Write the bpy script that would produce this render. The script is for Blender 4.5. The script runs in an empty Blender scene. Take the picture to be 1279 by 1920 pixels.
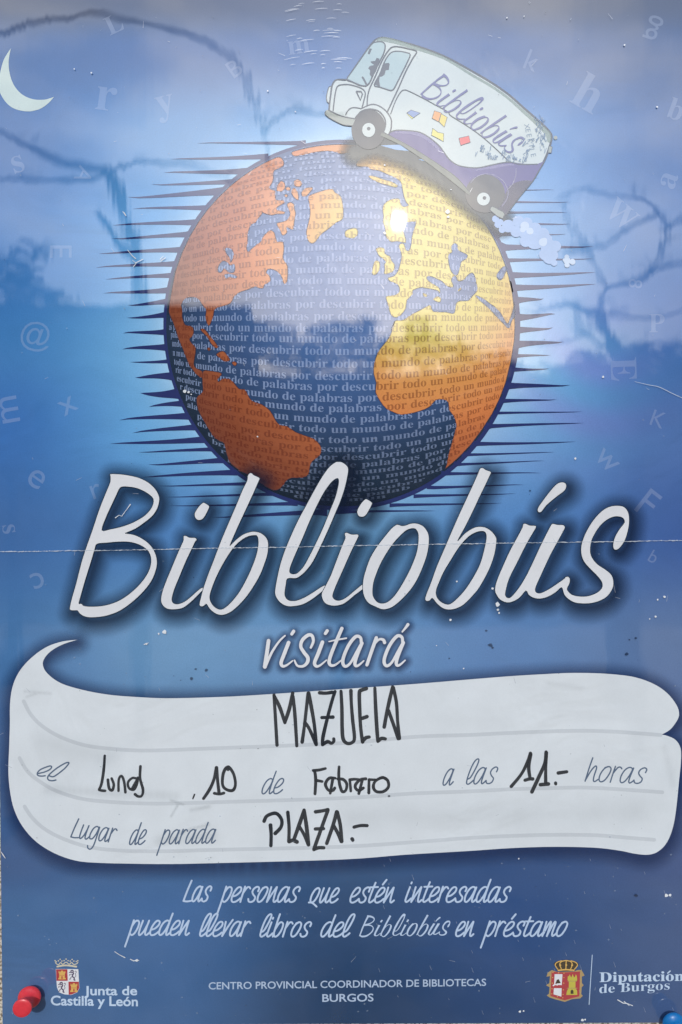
import bpy, math, random
import numpy as np
from mathutils import Vector
from mathutils.geometry import tessellate_polygon

# ------------------------------------------------------------------ camera, light, exposure
sc = bpy.context.scene
COL = sc.collection
S = 0.00025                       # metres of poster per picture unit (the poster is about 32 x 48 cm)
FOC = 1507.0                      # focal length in the same units
FX, FY = 780.0, 1040.0            # foot of the perpendicular from the lens to the poster

cam_d = bpy.data.cameras.new('camera')
cam = bpy.data.objects.new('camera', cam_d)
COL.objects.link(cam)
cam.location = ((FX - 640) * S, -FOC * S, (960 - FY) * S)
cam.rotation_euler = (math.radians(90), 0, 0)
cam_d.sensor_fit = 'VERTICAL'
cam_d.sensor_height = 24.0
cam_d.lens = FOC / 1920.0 * 24.0
cam_d.shift_x = -(FX - 640) / 1920.0
cam_d.shift_y = (FY - 960) / 1920.0
cam_d.clip_start = 0.01
cam_d.clip_end = 500
cam_d.dof.use_dof = True
cam_d.dof.focus_distance = FOC * S
cam_d.dof.aperture_fstop = 4.4
sc.camera = cam

SUN_DIR = Vector((-0.023, -1.0, 0.415)).normalized()
sun_d = bpy.data.lights.new('sun', 'SUN')
sun_d.energy = 2.1
sun_d.angle = math.radians(0.5)
sun_d.color = (1.0, 0.97, 0.93)
sun = bpy.data.objects.new('sun', sun_d)
COL.objects.link(sun)
sun.location = SUN_DIR * 30
sun.rotation_euler = (-SUN_DIR).to_track_quat('-Z', 'Y').to_euler()

world = bpy.data.worlds.new('World')
sc.world = world
world.use_nodes = True
wn, wl = world.node_tree.nodes, world.node_tree.links
wn.clear()
w_out = wn.new('ShaderNodeOutputWorld')
sky = wn.new('ShaderNodeTexSky')
sky.sky_type = 'NISHITA'
sky.sun_disc = False
sky.sun_elevation = math.asin(SUN_DIR.z)
sky.sun_rotation = math.atan2(SUN_DIR.x, SUN_DIR.y)
bg = wn.new('ShaderNodeBackground')
bg.inputs['Strength'].default_value = 0.10
wl.new(sky.outputs[0], bg.inputs['Color'])
# bright broken cloud around the low sun, by direction
tc = wn.new('ShaderNodeTexCoord')
sep = wn.new('ShaderNodeSeparateXYZ')
wl.new(tc.outputs['Generated'], sep.inputs[0])
mp = wn.new('ShaderNodeMapping')
mp.inputs['Scale'].default_value = (1.0, 1.0, 2.1)
mp.inputs['Location'].default_value = (0.35, 0.0, 0.12)
wl.new(tc.outputs['Generated'], mp.inputs['Vector'])
nz = wn.new('ShaderNodeTexNoise')
nz.inputs['Scale'].default_value = 5.5
nz.inputs['Detail'].default_value = 6
nz.inputs['Roughness'].default_value = 0.52
wl.new(mp.outputs[0], nz.inputs['Vector'])
cr = wn.new('ShaderNodeValToRGB')
cr.color_ramp.elements[0].position = 0.40
cr.color_ramp.elements[1].position = 0.62
wl.new(nz.outputs[0], cr.inputs[0])
mixc = wn.new('ShaderNodeMix')
mixc.data_type = 'RGBA'
mixc.inputs[6].default_value = (0.44, 0.78, 1.42, 1)     # hazy blue gaps
mixc.inputs[7].default_value = (1.75, 1.85, 2.0, 1)     # sunlit cloud
wl.new(cr.outputs[0], mixc.inputs[0])
# how far from the sun, so only the cloud round the sun is this bright
dot = wn.new('ShaderNodeVectorMath'); dot.operation = 'DOT_PRODUCT'
wl.new(tc.outputs['Generated'], dot.inputs[0])
dot.inputs[1].default_value = SUN_DIR
mr = wn.new('ShaderNodeMapRange'); mr.interpolation_type = 'SMOOTHSTEP'
mr.inputs['From Min'].default_value = 0.66
mr.inputs['From Max'].default_value = 0.93
wl.new(dot.outputs['Value'], mr.inputs['Value'])
bg2 = wn.new('ShaderNodeBackground')
wl.new(mixc.outputs[2], bg2.inputs['Color'])
CLOUD = wn.new('ShaderNodeMath'); CLOUD.operation = 'MULTIPLY'
CLOUD.inputs[1].default_value = 0.58
# the cloud thins towards the skyline
low = wn.new('ShaderNodeMapRange'); low.interpolation_type = 'SMOOTHSTEP'
low.inputs['From Min'].default_value = 0.23
low.inputs['From Max'].default_value = 0.44
low.inputs['To Min'].default_value = 0.12
wl.new(sep.outputs['Z'], low.inputs['Value'])
both = wn.new('ShaderNodeMath'); both.operation = 'MULTIPLY'
wl.new(mr.outputs[0], both.inputs[0]); wl.new(low.outputs[0], both.inputs[1])
wl.new(both.outputs[0], CLOUD.inputs[0])
wl.new(CLOUD.outputs[0], bg2.inputs['Strength'])
add = wn.new('ShaderNodeAddShader')
wl.new(bg.outputs[0], add.inputs[0])
wl.new(bg2.outputs[0], add.inputs[1])
wl.new(add.outputs[0], w_out.inputs['Surface'])

sc.view_settings.view_transform = 'Standard'
sc.view_settings.look = 'None'
sc.view_settings.exposure = 0.0
sc.view_settings.gamma = 1.0
sc.view_settings.use_curve_mapping = False
sc.render.engine = 'CYCLES'
sc.cycles.use_denoising = True
sc.cycles.transparent_max_bounces = 32
sc.cycles.max_bounces = 6

COAT_IOR = 2.2
rnd = random.Random(7)

# ------------------------------------------------------------------ small helpers
def lin(v):
    v = v / 255.0
    return v / 12.92 if v <= 0.04045 else ((v + 0.055) / 1.055) ** 2.4

def C(r, g, b):
    return (lin(r), lin(g), lin(b), 1.0)

def W(x, y, h):
    return ((x - 640) * S, -h, (960 - y) * S)

def T(x0, y0, s, pts):
    return [(x0 + p[0] / s, y0 + p[1] / s) + tuple(p[2:]) for p in pts]

def smooth(pts, closed=False, n=5):
    P = [np.array(p[:2], float) for p in pts]
    k = len(P)
    out = []
    for i in range(k if closed else k - 1):
        if closed:
            a, b, c, d = P[(i - 1) % k], P[i], P[(i + 1) % k], P[(i + 2) % k]
        else:
            a, b, c, d = P[max(i - 1, 0)], P[i], P[i + 1], P[min(i + 2, k - 1)]
        for j in range(n):
            t = j / n
            q = 0.5 * ((2 * b) + (c - a) * t + (2 * a - 5 * b + 4 * c - d) * t * t + (3 * b - a - 3 * c + d) * t ** 3)
            out.append((float(q[0]), float(q[1])))
    if not closed:
        out.append((float(P[-1][0]), float(P[-1][1])))
    return out

def tag(o, label=None, cat=None, group=None, kind=None):
    if label: o['label'] = label
    if cat: o['category'] = cat
    if group: o['group'] = group
    if kind: o['kind'] = kind
    return o

LAYER = 4e-5
class MB:
    """collects flat printed shapes lying in the poster, links them as one mesh"""
    def __init__(self, layer):
        self.v, self.f, self.m, self.h, self.att = [], [], [], layer * LAYER, None
    def bump(self):
        self.h += 1.0e-6
        return self.h
    def poly(self, loops, mi=0):
        h = self.bump()
        base = len(self.v)
        flat = [p for l in loops for p in l]
        tris = tessellate_polygon([[Vector((p[0], p[1], 0)) for p in l] for l in loops])
        self.v += [W(p[0], p[1], h) for p in flat]
        for t in tris:
            self.f.append(tuple(base + i for i in t)); self.m.append(mi)
    def disc(self, cx, cy, rx, ry=None, n=48, mi=0):
        ry = rx if ry is None else ry
        h = self.bump(); b = len(self.v)
        self.v += [W(cx + rx * math.cos(2 * math.pi * i / n), cy + ry * math.sin(2 * math.pi * i / n), h) for i in range(n)]
        self.f.append(tuple(range(b, b + n))); self.m.append(mi)
    def stroke(self, pts, w, mi=0, sm=True, n=5, taper=None, closed=False):
        """a pen or brush line with round ends; w = full width, or widths at the given points"""
        h = self.bump()
        k = len(pts)
        ws = list(w) if isinstance(w, (list, tuple)) else [w] * k
        if closed:
            pts = list(pts) + [pts[0]]; ws = ws + [ws[0]]; k += 1
        if sm and k > 2:
            c = smooth(pts, False, n)
            wl_ = []
            for i in range(k - 1):
                for j in range(n):
                    wl_.append(ws[i] + (ws[i + 1] - ws[i]) * j / n)
            wl_.append(ws[-1])
        else:
            c, wl_ = [p[:2] for p in pts], ws
        c2, w2 = [c[0]], [wl_[0]]
        for p, ww in zip(c[1:], wl_[1:]):
            if math.hypot(p[0] - c2[-1][0], p[1] - c2[-1][1]) > 0.15:
                c2.append(p); w2.append(ww)
        c, wl_ = c2, w2
        N = len(c)
        if N < 2:
            self.disc(c[0][0], c[0][1], wl_[0] / 2, n=12, mi=mi); return
        nor = []
        for i in range(N):
            a, b = c[max(i - 1, 0)], c[min(i + 1, N - 1)]
            dx, dy = b[0] - a[0], b[1] - a[1]
            L = math.hypot(dx, dy) or 1
            nor.append((-dy / L, dx / L, dx / L, dy / L))
        b0 = len(self.v)
        for i in range(N):
            hh = h + 8e-7 * i / N
            r = wl_[i] / 2
            self.v.append(W(c[i][0] + nor[i][0] * r, c[i][1] + nor[i][1] * r, hh))
            self.v.append(W(c[i][0] - nor[i][0] * r, c[i][1] - nor[i][1] * r, hh))
        for i in range(N - 1):
            q = b0 + 2 * i
            self.f.append((q, q + 1, q + 3, q + 2)); self.m.append(mi)
        for e, sgn in ((0, -1), (N - 1, 1)):
            if closed: break
            nx, ny, tx, ty = nor[e]
            r = wl_[e] / 2
            hh = h + 8e-7 * e / N
            b = len(self.v)
            for j in range(7):
                a = math.pi * j / 6
                self.v.append(W(c[e][0] + r * (nx * math.cos(a) + sgn * tx * math.sin(a)), c[e][1] + r * (ny * math.cos(a) + sgn * ty * math.sin(a)), hh))
            self.f.append(tuple(range(b, b + 7))); self.m.append(mi)
    def raw(self, pts, tris, mi=0):
        h = self.bump(); b = len(self.v)
        self.v += [W(p[0], p[1], h) for p in pts]
        for t in tris:
            self.f.append(tuple(b + i for i in t)); self.m.append(mi)
    def build(self, name, mats, parent=None):
        me = bpy.data.meshes.new(name)
        V = np.array(self.v)
        faces, mis = [], []
        for f, mi in zip(self.f, self.m):
            P = V[list(f)]
            x, z = P[:, 0], P[:, 2]
            ar = np.sum(x * np.roll(z, -1) - np.roll(x, -1) * z)
            if abs(ar) < 1e-14: continue
            faces.append(f if ar > 0 else tuple(reversed(f))); mis.append(mi)
        me.from_pydata(self.v, [], faces)
        mats = mats if isinstance(mats, (list, tuple)) else [mats]
        for m in mats: me.materials.append(m)
        me.polygons.foreach_set('material_index', mis)
        if self.att is not None:
            a = me.attributes.new('ink', 'FLOAT', 'POINT')
            a.data.foreach_set('value', self.att)
        me.update()
        o = bpy.data.objects.new(name, me)
        COL.objects.link(o)
        if parent is not None: o.parent = parent
        return o

# ------------------------------------------------------------------ materials
def print_mat(name, col=None, alpha=1.0, attr=None, ink=False, ramp=None, center=(690, 500), grain=0.10, film=True, mottle=0.0, rough=0.010):
    """printed ink under the clear film of the poster"""
    m = bpy.data.materials.new(name)
    m.use_nodes = True
    n, l = m.node_tree.nodes, m.node_tree.links
    p = n['Principled BSDF']
    t = n.new('ShaderNodeTexCoord')
    if attr:
        a = n.new('ShaderNodeAttribute'); a.attribute_name = attr
        src = a.outputs['Color']
    elif ramp:
        d = n.new('ShaderNodeVectorMath'); d.operation = 'DISTANCE'
        l.new(t.outputs['Object'], d.inputs[0])
        d.inputs[1].default_value = W(center[0], center[1], 0)
        mu = n.new('ShaderNodeMath'); mu.operation = 'MULTIPLY'
        mu.inputs[1].default_value = 1 / (340 * S * 1.6)
        l.new(d.outputs['Value'], mu.inputs[0])
        r = n.new('ShaderNodeValToRGB')
        el = r.color_ramp.elements
        el[0].position, el[0].color = ramp[0][0] / 1.6, ramp[0][1]
        el[1].position, el[1].color = ramp[-1][0] / 1.6, ramp[-1][1]
        for q, cc in ramp[1:-1]:
            e = el.new(q / 1.6); e.color = cc
        l.new(mu.outputs[0], r.inputs[0])
        src = r.outputs[0]
    else:
        c = n.new('ShaderNodeRGB'); c.outputs[0].default_value = col
        src = c.outputs[0]
    # paper grain and print dots
    g = n.new('ShaderNodeTexNoise'); g.inputs['Scale'].default_value = 1500; g.inputs['Detail'].default_value = 2
    l.new(t.outputs['Object'], g.inputs['Vector'])
    g2 = n.new('ShaderNodeTexNoise'); g2.inputs['Scale'].default_value = 55; g2.inputs['Detail'].default_value = 5
    l.new(t.outputs['Object'], g2.inputs['Vector'])
    s1 = n.new('ShaderNodeMath'); s1.operation = 'MULTIPLY_ADD'
    s1.inputs[1].default_value = grain * 2.2; s1.inputs[2].default_value = 1 - grain * 1.1
    l.new(g.outputs[0], s1.inputs[0])
    s2 = n.new('ShaderNodeMath'); s2.operation = 'MULTIPLY_ADD'
    s2.inputs[1].default_value = 0.10 + mottle; s2.inputs[2].default_value = 0.95 - mottle / 2
    l.new(g2.outputs[0], s2.inputs[0])
    s3 = n.new('ShaderNodeMath'); s3.operation = 'MULTIPLY'
    l.new(s1.outputs[0], s3.inputs[0]); l.new(s2.outputs[0], s3.inputs[1])
    vm = n.new('ShaderNodeVectorMath'); vm.operation = 'SCALE'
    l.new(src, vm.inputs[0]); l.new(s3.outputs[0], vm.inputs['Scale'])
    l.new(vm.outputs[0], p.inputs['Base Color'])
    p.inputs['Roughness'].default_value = 0.24
    p.inputs['Specular IOR Level'].default_value = 0.014
    # the fold across the sheet and slight cockling of the paper, as relief
    sx = n.new('ShaderNodeSeparateXYZ'); l.new(t.outputs['Object'], sx.inputs[0])
    f1 = n.new('ShaderNodeMath'); f1.operation = 'MULTIPLY_ADD'
    f1.inputs[1].default_value = -0.0164; f1.inputs[2].default_value = -(960 - 1023.5) * S
    l.new(sx.outputs['X'], f1.inputs[0])
    f2 = n.new('ShaderNodeMath'); f2.operation = 'ADD'; l.new(sx.outputs['Z'], f2.inputs[0]); l.new(f1.outputs[0], f2.inputs[1])
    f3 = n.new('ShaderNodeMath'); f3.operation = 'ABSOLUTE'; l.new(f2.outputs[0], f3.inputs[0])
    f4 = n.new('ShaderNodeMath'); f4.operation = 'MULTIPLY'; f4.inputs[1].default_value = -1 / 0.006; l.new(f3.outputs[0], f4.inputs[0])
    f5 = n.new('ShaderNodeMath'); f5.operation = 'EXPONENT'; l.new(f4.outputs[0], f5.inputs[0])
    fb = n.new('ShaderNodeBump'); fb.inputs['Distance'].default_value = 3.0e-4; fb.inputs['Strength'].default_value = 1.0
    l.new(f5.outputs[0], fb.inputs['Height'])
    ck = n.new('ShaderNodeTexNoise'); ck.inputs['Scale'].default_value = 17; ck.inputs['Detail'].default_value = 3; ck.inputs['Distortion'].default_value = 1.2
    l.new(t.outputs['Object'], ck.inputs['Vector'])
    cb = n.new('ShaderNodeBump'); cb.inputs['Distance'].default_value = 2.2e-3; cb.inputs['Strength'].default_value = 1.0
    l.new(ck.outputs[0], cb.inputs['Height']); l.new(fb.outputs[0], cb.inputs['Normal'])
    l.new(cb.outputs[0], p.inputs['Normal'])
    if film:
        p.inputs['Coat Weight'].default_value = 1.0
        p.inputs['Coat Roughness'].default_value = rough
        p.inputs['Coat IOR'].default_value = COAT_IOR
        mp_ = n.new('ShaderNodeMapping'); mp_.inputs['Scale'].default_value = (1.5, 1, 1.0)
        l.new(t.outputs['Object'], mp_.inputs['Vector'])
        b = n.new('ShaderNodeTexNoise'); b.inputs['Scale'].default_value = 26; b.inputs['Detail'].default_value = 1.5
        l.new(mp_.outputs[0], b.inputs['Vector'])
        bp = n.new('ShaderNodeBump'); bp.inputs['Distance'].default_value = 1.0e-4; bp.inputs['Strength'].default_value = 1.0
        l.new(b.outputs[0], bp.inputs['Height'])
        # fine upright rubbing marks that smear a glint sideways
        mp2 = n.new('ShaderNodeMapping'); mp2.inputs['Scale'].default_value = (1, 1, 0.06)
        l.new(t.outputs['Object'], mp2.inputs['Vector'])
        b2 = n.new('ShaderNodeTexNoise'); b2.inputs['Scale'].default_value = 300; b2.inputs['Detail'].default_value = 1
        l.new(mp2.outputs[0], b2.inputs['Vector'])
        bq = n.new('ShaderNodeBump'); bq.inputs['Distance'].default_value = 8e-6; bq.inputs['Strength'].default_value = 1.0
        l.new(b2.outputs[0], bq.inputs['Height']); l.new(bp.outputs[0], bq.inputs['Normal'])
        l.new(bq.outputs[0], p.inputs['Coat Normal'])
    if ink:
        a2 = n.new('ShaderNodeAttribute'); a2.attribute_name = 'ink'
        l.new(a2.outputs['Fac'], p.inputs['Alpha'])
    elif alpha < 1:
        p.inputs['Alpha'].default_value = alpha
    return m

def simple_mat(name, col, rough=0.6, spec=0.3, noise=0.0, scale=40, col2=None):
    m = bpy.data.materials.new(name)
    m.use_nodes = True
    n, l = m.node_tree.nodes, m.node_tree.links
    p = n['Principled BSDF']
    p.inputs['Roughness'].default_value = rough
    p.inputs['Specular IOR Level'].default_value = spec
    t = n.new('ShaderNodeTexCoord')
    g = n.new('ShaderNodeTexNoise'); g.inputs['Scale'].default_value = scale; g.inputs['Detail'].default_value = 6
    l.new(t.outputs['Object'], g.inputs['Vector'])
    mx = n.new('ShaderNodeMix'); mx.data_type = 'RGBA'
    mx.inputs[6].default_value = col
    mx.inputs[7].default_value = col2 or tuple(min(1, c * (1 + noise)) for c in col[:3]) + (1,)
    r = n.new('ShaderNodeValToRGB'); r.color_ramp.elements[0].position = 0.42; r.color_ramp.elements[1].position = 0.6
    l.new(g.outputs[0], r.inputs[0]); l.new(r.outputs[0], mx.inputs[0])
    l.new(mx.outputs[2], p.inputs['Base Color'])
    return m

# ------------------------------------------------------------------ lettering: built-in typeface and a brush script
_tc = {}
def type_mesh(body, offset=0.0):
    key = (body, offset)
    if key in _tc: return _tc[key]
    cu = bpy.data.curves.new('t', 'FONT'); cu.body = body; cu.size = 1.0; cu.offset = offset; cu.resolution_u = 4
    ob = bpy.data.objects.new('t', cu); COL.objects.link(ob)
    dg = bpy.context.evaluated_depsgraph_get(); dg.update()
    me = bpy.data.meshes.new_from_object(ob.evaluated_get(dg))
    v = [(q.co.x, q.co.y) for q in me.vertices]
    f = [tuple(q.vertices) for q in me.polygons]
    bpy.data.objects.remove(ob); bpy.data.curves.remove(cu); bpy.data.meshes.remove(me)
    _tc[key] = (v, f)
    return v, f

def serif(s):
    out = ''
    for ch in s:
        if 'a' <= ch <= 'z': out += chr(0x1d41a + ord(ch) - 97)
        elif 'A' <= ch <= 'Z': out += chr(0x1d400 + ord(ch) - 65)
        else: out += ch
    return out

def put_type(mb, body, x0, x1, y0, y1=None, hgt=None, offset=0.0, mi=0, shear=0.0):
    """type set so that it runs from x0 to x1 on a baseline from y0 to y1; hgt = height of the tallest ink"""
    v, f = type_mesh(body, offset)
    y1 = y0 if y1 is None else y1
    xs = [p[0] for p in v]; ys = [p[1] for p in v]
    sx = (x1 - x0) / (max(xs) - min(xs))
    sy = hgt / max(ys) if hgt else sx
    sl = (y1 - y0) / (x1 - x0)
    pts = []
    for p in v:
        x = (p[0] - min(xs)) * sx
        y = p[1] * sy
        pts.append((x0 + x + shear * y, y0 + sl * x - y))
    mb.raw(pts, f, mi)

def put_glyph(mb, body, cx, cy, size, deg, offset=0.0):
    v, f = type_mesh(body, offset)
    xs = [p[0] for p in v]; ys = [p[1] for p in v]
    mx_, my_ = (max(xs) + min(xs)) / 2, (max(ys) + min(ys)) / 2
    k = size / (max(ys) - min(ys))
    a = math.radians(deg)
    pts = []
    for p in v:
        x, y = (p[0] - mx_) * k, -(p[1] - my_) * k
        pts.append((cx + x * math.cos(a) - y * math.sin(a), cy + x * math.sin(a) + y * math.cos(a)))
    mb.raw(pts, f)

BOWL = [(.50, .80), (.44, .97), (.30, 1.0), (.14, .82), (.04, .45), (.05, .12), (.15, 0), (.28, .12), (.42, .5), (.50, .95)]
GL = {
 'a': ([BOWL, [(.52, .98), (.47, .5), (.45, .15), (.51, 0), (.62, .1), (.68, .2)]], .66),
 'b': ([[(.14, 1.85), (.10, 1.0), (.06, 0)], [(.10, .55), (.22, .92), (.36, 1.0), (.47, .85), (.46, .5), (.36, .15), (.22, 0), (.12, .08), (.07, .3)]], .58),
 'd': ([BOWL, [(.55, 1.75), (.5, 1.0), (.46, .2), (.52, 0), (.66, .14)]], .66),
 'e': ([[(.08, .38), (.25, .45), (.42, .68), (.44, .9), (.34, 1.0), (.20, .92), (.07, .6), (.03, .25), (.10, .03), (.25, 0), (.42, .12), (.52, .25)]], .52),
 'g': ([[(p[0], p[1] if p[1] > .2 else p[1] * .7 + .06) for p in BOWL], [(.52, .98), (.50, .4), (.44, -.4), (.30, -.68), (.12, -.62), (.06, -.45)]], .62),
 'h': ([[(.12, 1.8), (.08, .9), (.05, 0)], [(.06, .1), (.2, .7), (.34, 1), (.42, .88), (.40, .4), (.42, .08), (.50, 0), (.62, .14)]], .62),
 'i': ([[(.12, 1.0), (.07, .5), (.05, .12), (.13, 0), (.25, .1), (.34, .24)], [(.14, 1.36), (.15, 1.48)]], .34),
 'l': ([[(.05, .32), (.2, .45), (.36, 1.1), (.40, 1.7), (.32, 1.85), (.20, 1.65), (.10, 1.1), (.04, .5), (.05, .1), (.15, 0), (.28, .1), (.38, .24)]], .38),
 'm': ([[(.08, 1), (.05, 0)], [(.06, .1), (.2, .75), (.30, 1), (.33, .85), (.29, 0)], [(.30, .1), (.44, .75), (.54, 1), (.58, .85), (.54, .25), (.58, .02), (.70, .1), (.76, .2)]], .74),
 'n': ([[(.10, 1), (.06, 0)], [(.06, 0), (.22, .5), (.41, 1.0)], [(.42, 1.0), (.40, .4), (.42, .08), (.5, 0), (.62, .14)]], .60),
 'o': ([[(.30, 1.0), (.16, .85), (.05, .5), (.05, .15), (.16, 0), (.32, .12), (.45, .5), (.48, .85), (.38, 1.0), (.28, .98), (.18, .92)]], .55),
 'p': ([[(.12, 1.05), (.06, 0), (.0, -.8)], [(.09, .6), (.22, .93), (.36, 1.0), (.47, .85), (.46, .5), (.36, .15), (.22, 0), (.10, .1)]], .56),
 'q': ([[(.30, 1.0), (.16, .85), (.05, .5), (.05, .15), (.16, 0), (.32, .12), (.45, .5), (.48, .85), (.38, 1.0), (.28, .98)], [(-.02, .0), (.2, -.02), (.55, -.28)]], .62),
 'r': ([[(.10, 1.05), (.07, .5), (.05, 0)], [(.08, .6), (.22, .95), (.34, 1.0), (.42, .9)]], .44),
 's': ([[(.46, .72), (.48, .92), (.36, 1.03), (.2, .9), (.15, .68), (.25, .48), (.38, .32), (.36, .1), (.22, 0), (.08, .04), (.02, .2)]], .50),
 't': ([[(.22, 1.5), (.14, .7), (.1, .15), (.18, 0), (.32, .1), (.4, .22)], [(-.02, 1.02), (.42, 1.06)]], .40),
 'u': ([[(.10, 1.0), (.05, .5), (.05, .1), (.14, 0), (.30, .25), (.42, .7)], [(.46, 1.0), (.41, .5), (.41, .12), (.5, 0), (.62, .12), (.68, .22)]], .66),
 'v': ([[(.08, 1.0), (.10, .5), (.08, 0)], [(.08, 0), (.25, .55), (.46, 1.2)]], .46),
 'B': ([[(.2, 1.75), (.10, .9), (.0, 0)], [(.2, 1.75), (.45, 1.75), (.60, 1.55), (.52, 1.2), (.30, 1.0), (.15, .95)], [(.15, .95), (.45, .95), (.62, .7), (.56, .3), (.3, .02), (.0, .0)]], .75),
 'L': ([[(.2, 1.6), (.08, .7), (0, .03)], [(0, .03), (.25, .0), (.5, .04)]], .52),
}
ACC = {'á': 'a', 'é': 'e', 'ú': 'u'}
def script(mb, word, x0, x1, y0, xh, w, y1=None, slant=.26, mi=0, samples=None):
    """brush script set between x0 and x1 (ink, measured on the letters' bodies)"""
    y1 = y0 if y1 is None else y1
    up = lambda y: y if y <= 1.0 else 1 + (y - 1) * .66
    def lay(sl):
        strokes, adv = [], 0
        for ch in word:
            ss, a = GL[ACC.get(ch, ch)]
            for s_ in ss:
                strokes.append([(adv + p[0] + sl * up(p[1]), up(p[1])) for p in s_])
            if ch in ACC:
                strokes.append([(adv + .26 + sl * 1.2, 1.2), (adv + .40 + sl * 1.55, 1.52)])
            adv += a
        body = [p[0] for s_ in strokes for p in s_ if -.05 <= p[1] <= 1.1]
        return strokes, min(body), max(body)
    sl = slant
    for _ in range(4):                       # keep the slope of the letters whatever their width
        strokes, lo, hi = lay(sl)
        k = (x1 - x0 - w) / (hi - lo)
        sl = slant * xh / k
    dx, dy = x1 - x0, y1 - y0
    for s_ in strokes:
        pts = []
        for p in s_:
            u = (p[0] - lo) * k + w / 2
            pts.append((x0 + u, y0 + dy * u / dx - p[1] * xh))
        mb.stroke(pts, w, mi, n=5)
        if samples is not None: samples += smooth(pts, n=8)

def ink_colours(o, fn):
    """printed colour per vertex; fn takes poster coordinates"""
    ca_ = o.data.color_attributes.new('print', 'FLOAT_COLOR', 'POINT')
    out = []
    for q in o.data.vertices:
        out += list(fn(q.co.x / S + 640, 960 - q.co.z / S))[:3] + [1.0]
    ca_.data.foreach_set('color', out)

def dist_grid(samples, step, reach, box=None):
    P = np.array(samples)
    x0, y0 = P.min(0) - reach; x1, y1 = P.max(0) + reach
    nx, ny = int((x1 - x0) / step) + 2, int((y1 - y0) / step) + 2
    D = np.full((ny, nx), 1e9)
    r = int(reach / step) + 1
    for px_, py_ in P:
        i, j = int((px_ - x0) / step), int((py_ - y0) / step)
        a, b, c, d = max(i - r, 0), min(i + r + 1, nx), max(j - r, 0), min(j + r + 1, ny)
        X = x0 + np.arange(a, b) * step - px_; Y = y0 + np.arange(c, d) * step - py_
        D[c:d, a:b] = np.minimum(D[c:d, a:b], np.hypot(X[None, :], Y[:, None]))
    return x0, y0, D

def halo(name, samples, layer, mat, parent, reach, strength, step=3.0, off=(0, 0), power=1.3):
    """soft dark printed glow round lettering"""
    sm = [(p[0] + off[0], p[1] + off[1]) for p in samples]
    x0, y0, D = dist_grid(sm, step, reach)
    A = strength * np.clip(1 - D / reach, 0, 1) ** power
    ny, nx = A.shape
    idx = -np.ones(A.shape, int)
    mb = MB(layer); att = []
    keep = np.zeros(A.shape, bool)
    cell = (A[:-1, :-1] + A[1:, :-1] + A[:-1, 1:] + A[1:, 1:]) > 0
    for j, i in zip(*np.nonzero(cell)):
        q = []
        for jj, ii in ((j, i), (j, i + 1), (j + 1, i + 1), (j + 1, i)):
            if idx[jj, ii] < 0:
                idx[jj, ii] = len(mb.v)
                mb.v.append(W(x0 + ii * step, y0 + jj * step, mb.h))
                att.append(float(A[jj, ii]))
            q.append(int(idx[jj, ii]))
        mb.f.append(tuple(q)); mb.m.append(0)
    mb.att = att
    return mb.build(name, mat, parent)

# ------------------------------------------------------------------ surroundings that the film mirrors: ground, house, bare trees
GZ = -1.45
def quad_box(bm_v, bm_f, x0, x1, y0, y1, z0, z1):
    b = len(bm_v)
    bm_v += [(x0, y0, z0), (x1, y0, z0), (x1, y1, z0), (x0, y1, z0), (x0, y0, z1), (x1, y0, z1), (x1, y1, z1), (x0, y1, z1)]
    for f in ((0, 3, 2, 1), (4, 5, 6, 7), (0, 1, 5, 4), (1, 2, 6, 5), (2, 3, 7, 6), (3, 0, 4, 7)):
        bm_f.append(tuple(b + i for i in f))

def mesh(name, v, f, mat, parent=None, smooth_=False):
    me = bpy.data.meshes.new(name); me.from_pydata(v, [], f); me.materials.append(mat); me.update()
    if smooth_:
        me.polygons.foreach_set('use_smooth', [True] * len(me.polygons))
    o = bpy.data.objects.new(name, me); COL.objects.link(o)
    if parent is not None: o.parent = parent
    return o

def empty(name, loc=(0, 0, 0)):
    o = bpy.data.objects.new(name, None); o.location = loc; COL.objects.link(o); return o

m_ground = simple_mat('pale_paving', C(150, 143, 132), 0.9, 0.2, scale=3, col2=C(120, 114, 106))
m_wall = simple_mat('house_stone', C(150, 135, 115), 0.9, 0.2, scale=2, col2=C(120, 105, 90))
m_roof = simple_mat('roof_tile', C(120, 75, 55), 0.85, 0.2, scale=4, col2=C(95, 60, 48))
m_dark = simple_mat('dark_glass', C(40, 45, 50), 0.2, 0.5, scale=4)
m_bark = simple_mat('bark', C(78, 66, 55), 0.9, 0.2, scale=30, col2=C(52, 44, 38))

tag(mesh('ground', [(-120, -160, GZ), (120, -160, GZ), (120, 6, GZ), (-120, 6, GZ)], [(0, 1, 2, 3)], m_ground), kind='structure')

def house(name, x0, x1, y, depth, eave, ridge, label):
    r = empty(name, ((x0 + x1) / 2, y, GZ))
    tag(r, label, 'house', 'houses across the square')
    ox, oy, oz = r.location
    v, f = [], []
    quad_box(v, f, x0 - ox, x1 - ox, -depth, 0, 0, eave - oz)
    mesh('wall', v, f, m_wall, r)
    xa, xb = x0 - ox - .4, x1 - ox + .4
    e, g = eave - oz + .02, ridge - oz
    v = [(xa, .5, e), (xb, .5, e), (xb, -depth / 2, g), (xa, -depth / 2, g), (xa, -depth - .5, e), (xb, -depth - .5, e)]
    mesh('roof', v, [(0, 1, 2, 3), (3, 2, 5, 4), (0, 3, 4), (1, 5, 2), (0, 4, 5, 1)], m_roof, r)
    k = 0
    xx = x0 + 2
    while xx < x1 - 2:
        for zz in (1.2, 4.4, 7.6):
            if zz + 1.6 > eave - oz: continue
            v, f = [], []
            quad_box(v, f, xx - ox, xx - ox + 1.1, .0, .03, zz, zz + 1.5)
            mesh('window', v, f, m_dark, r)
        xx += 4.2
    return r
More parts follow.
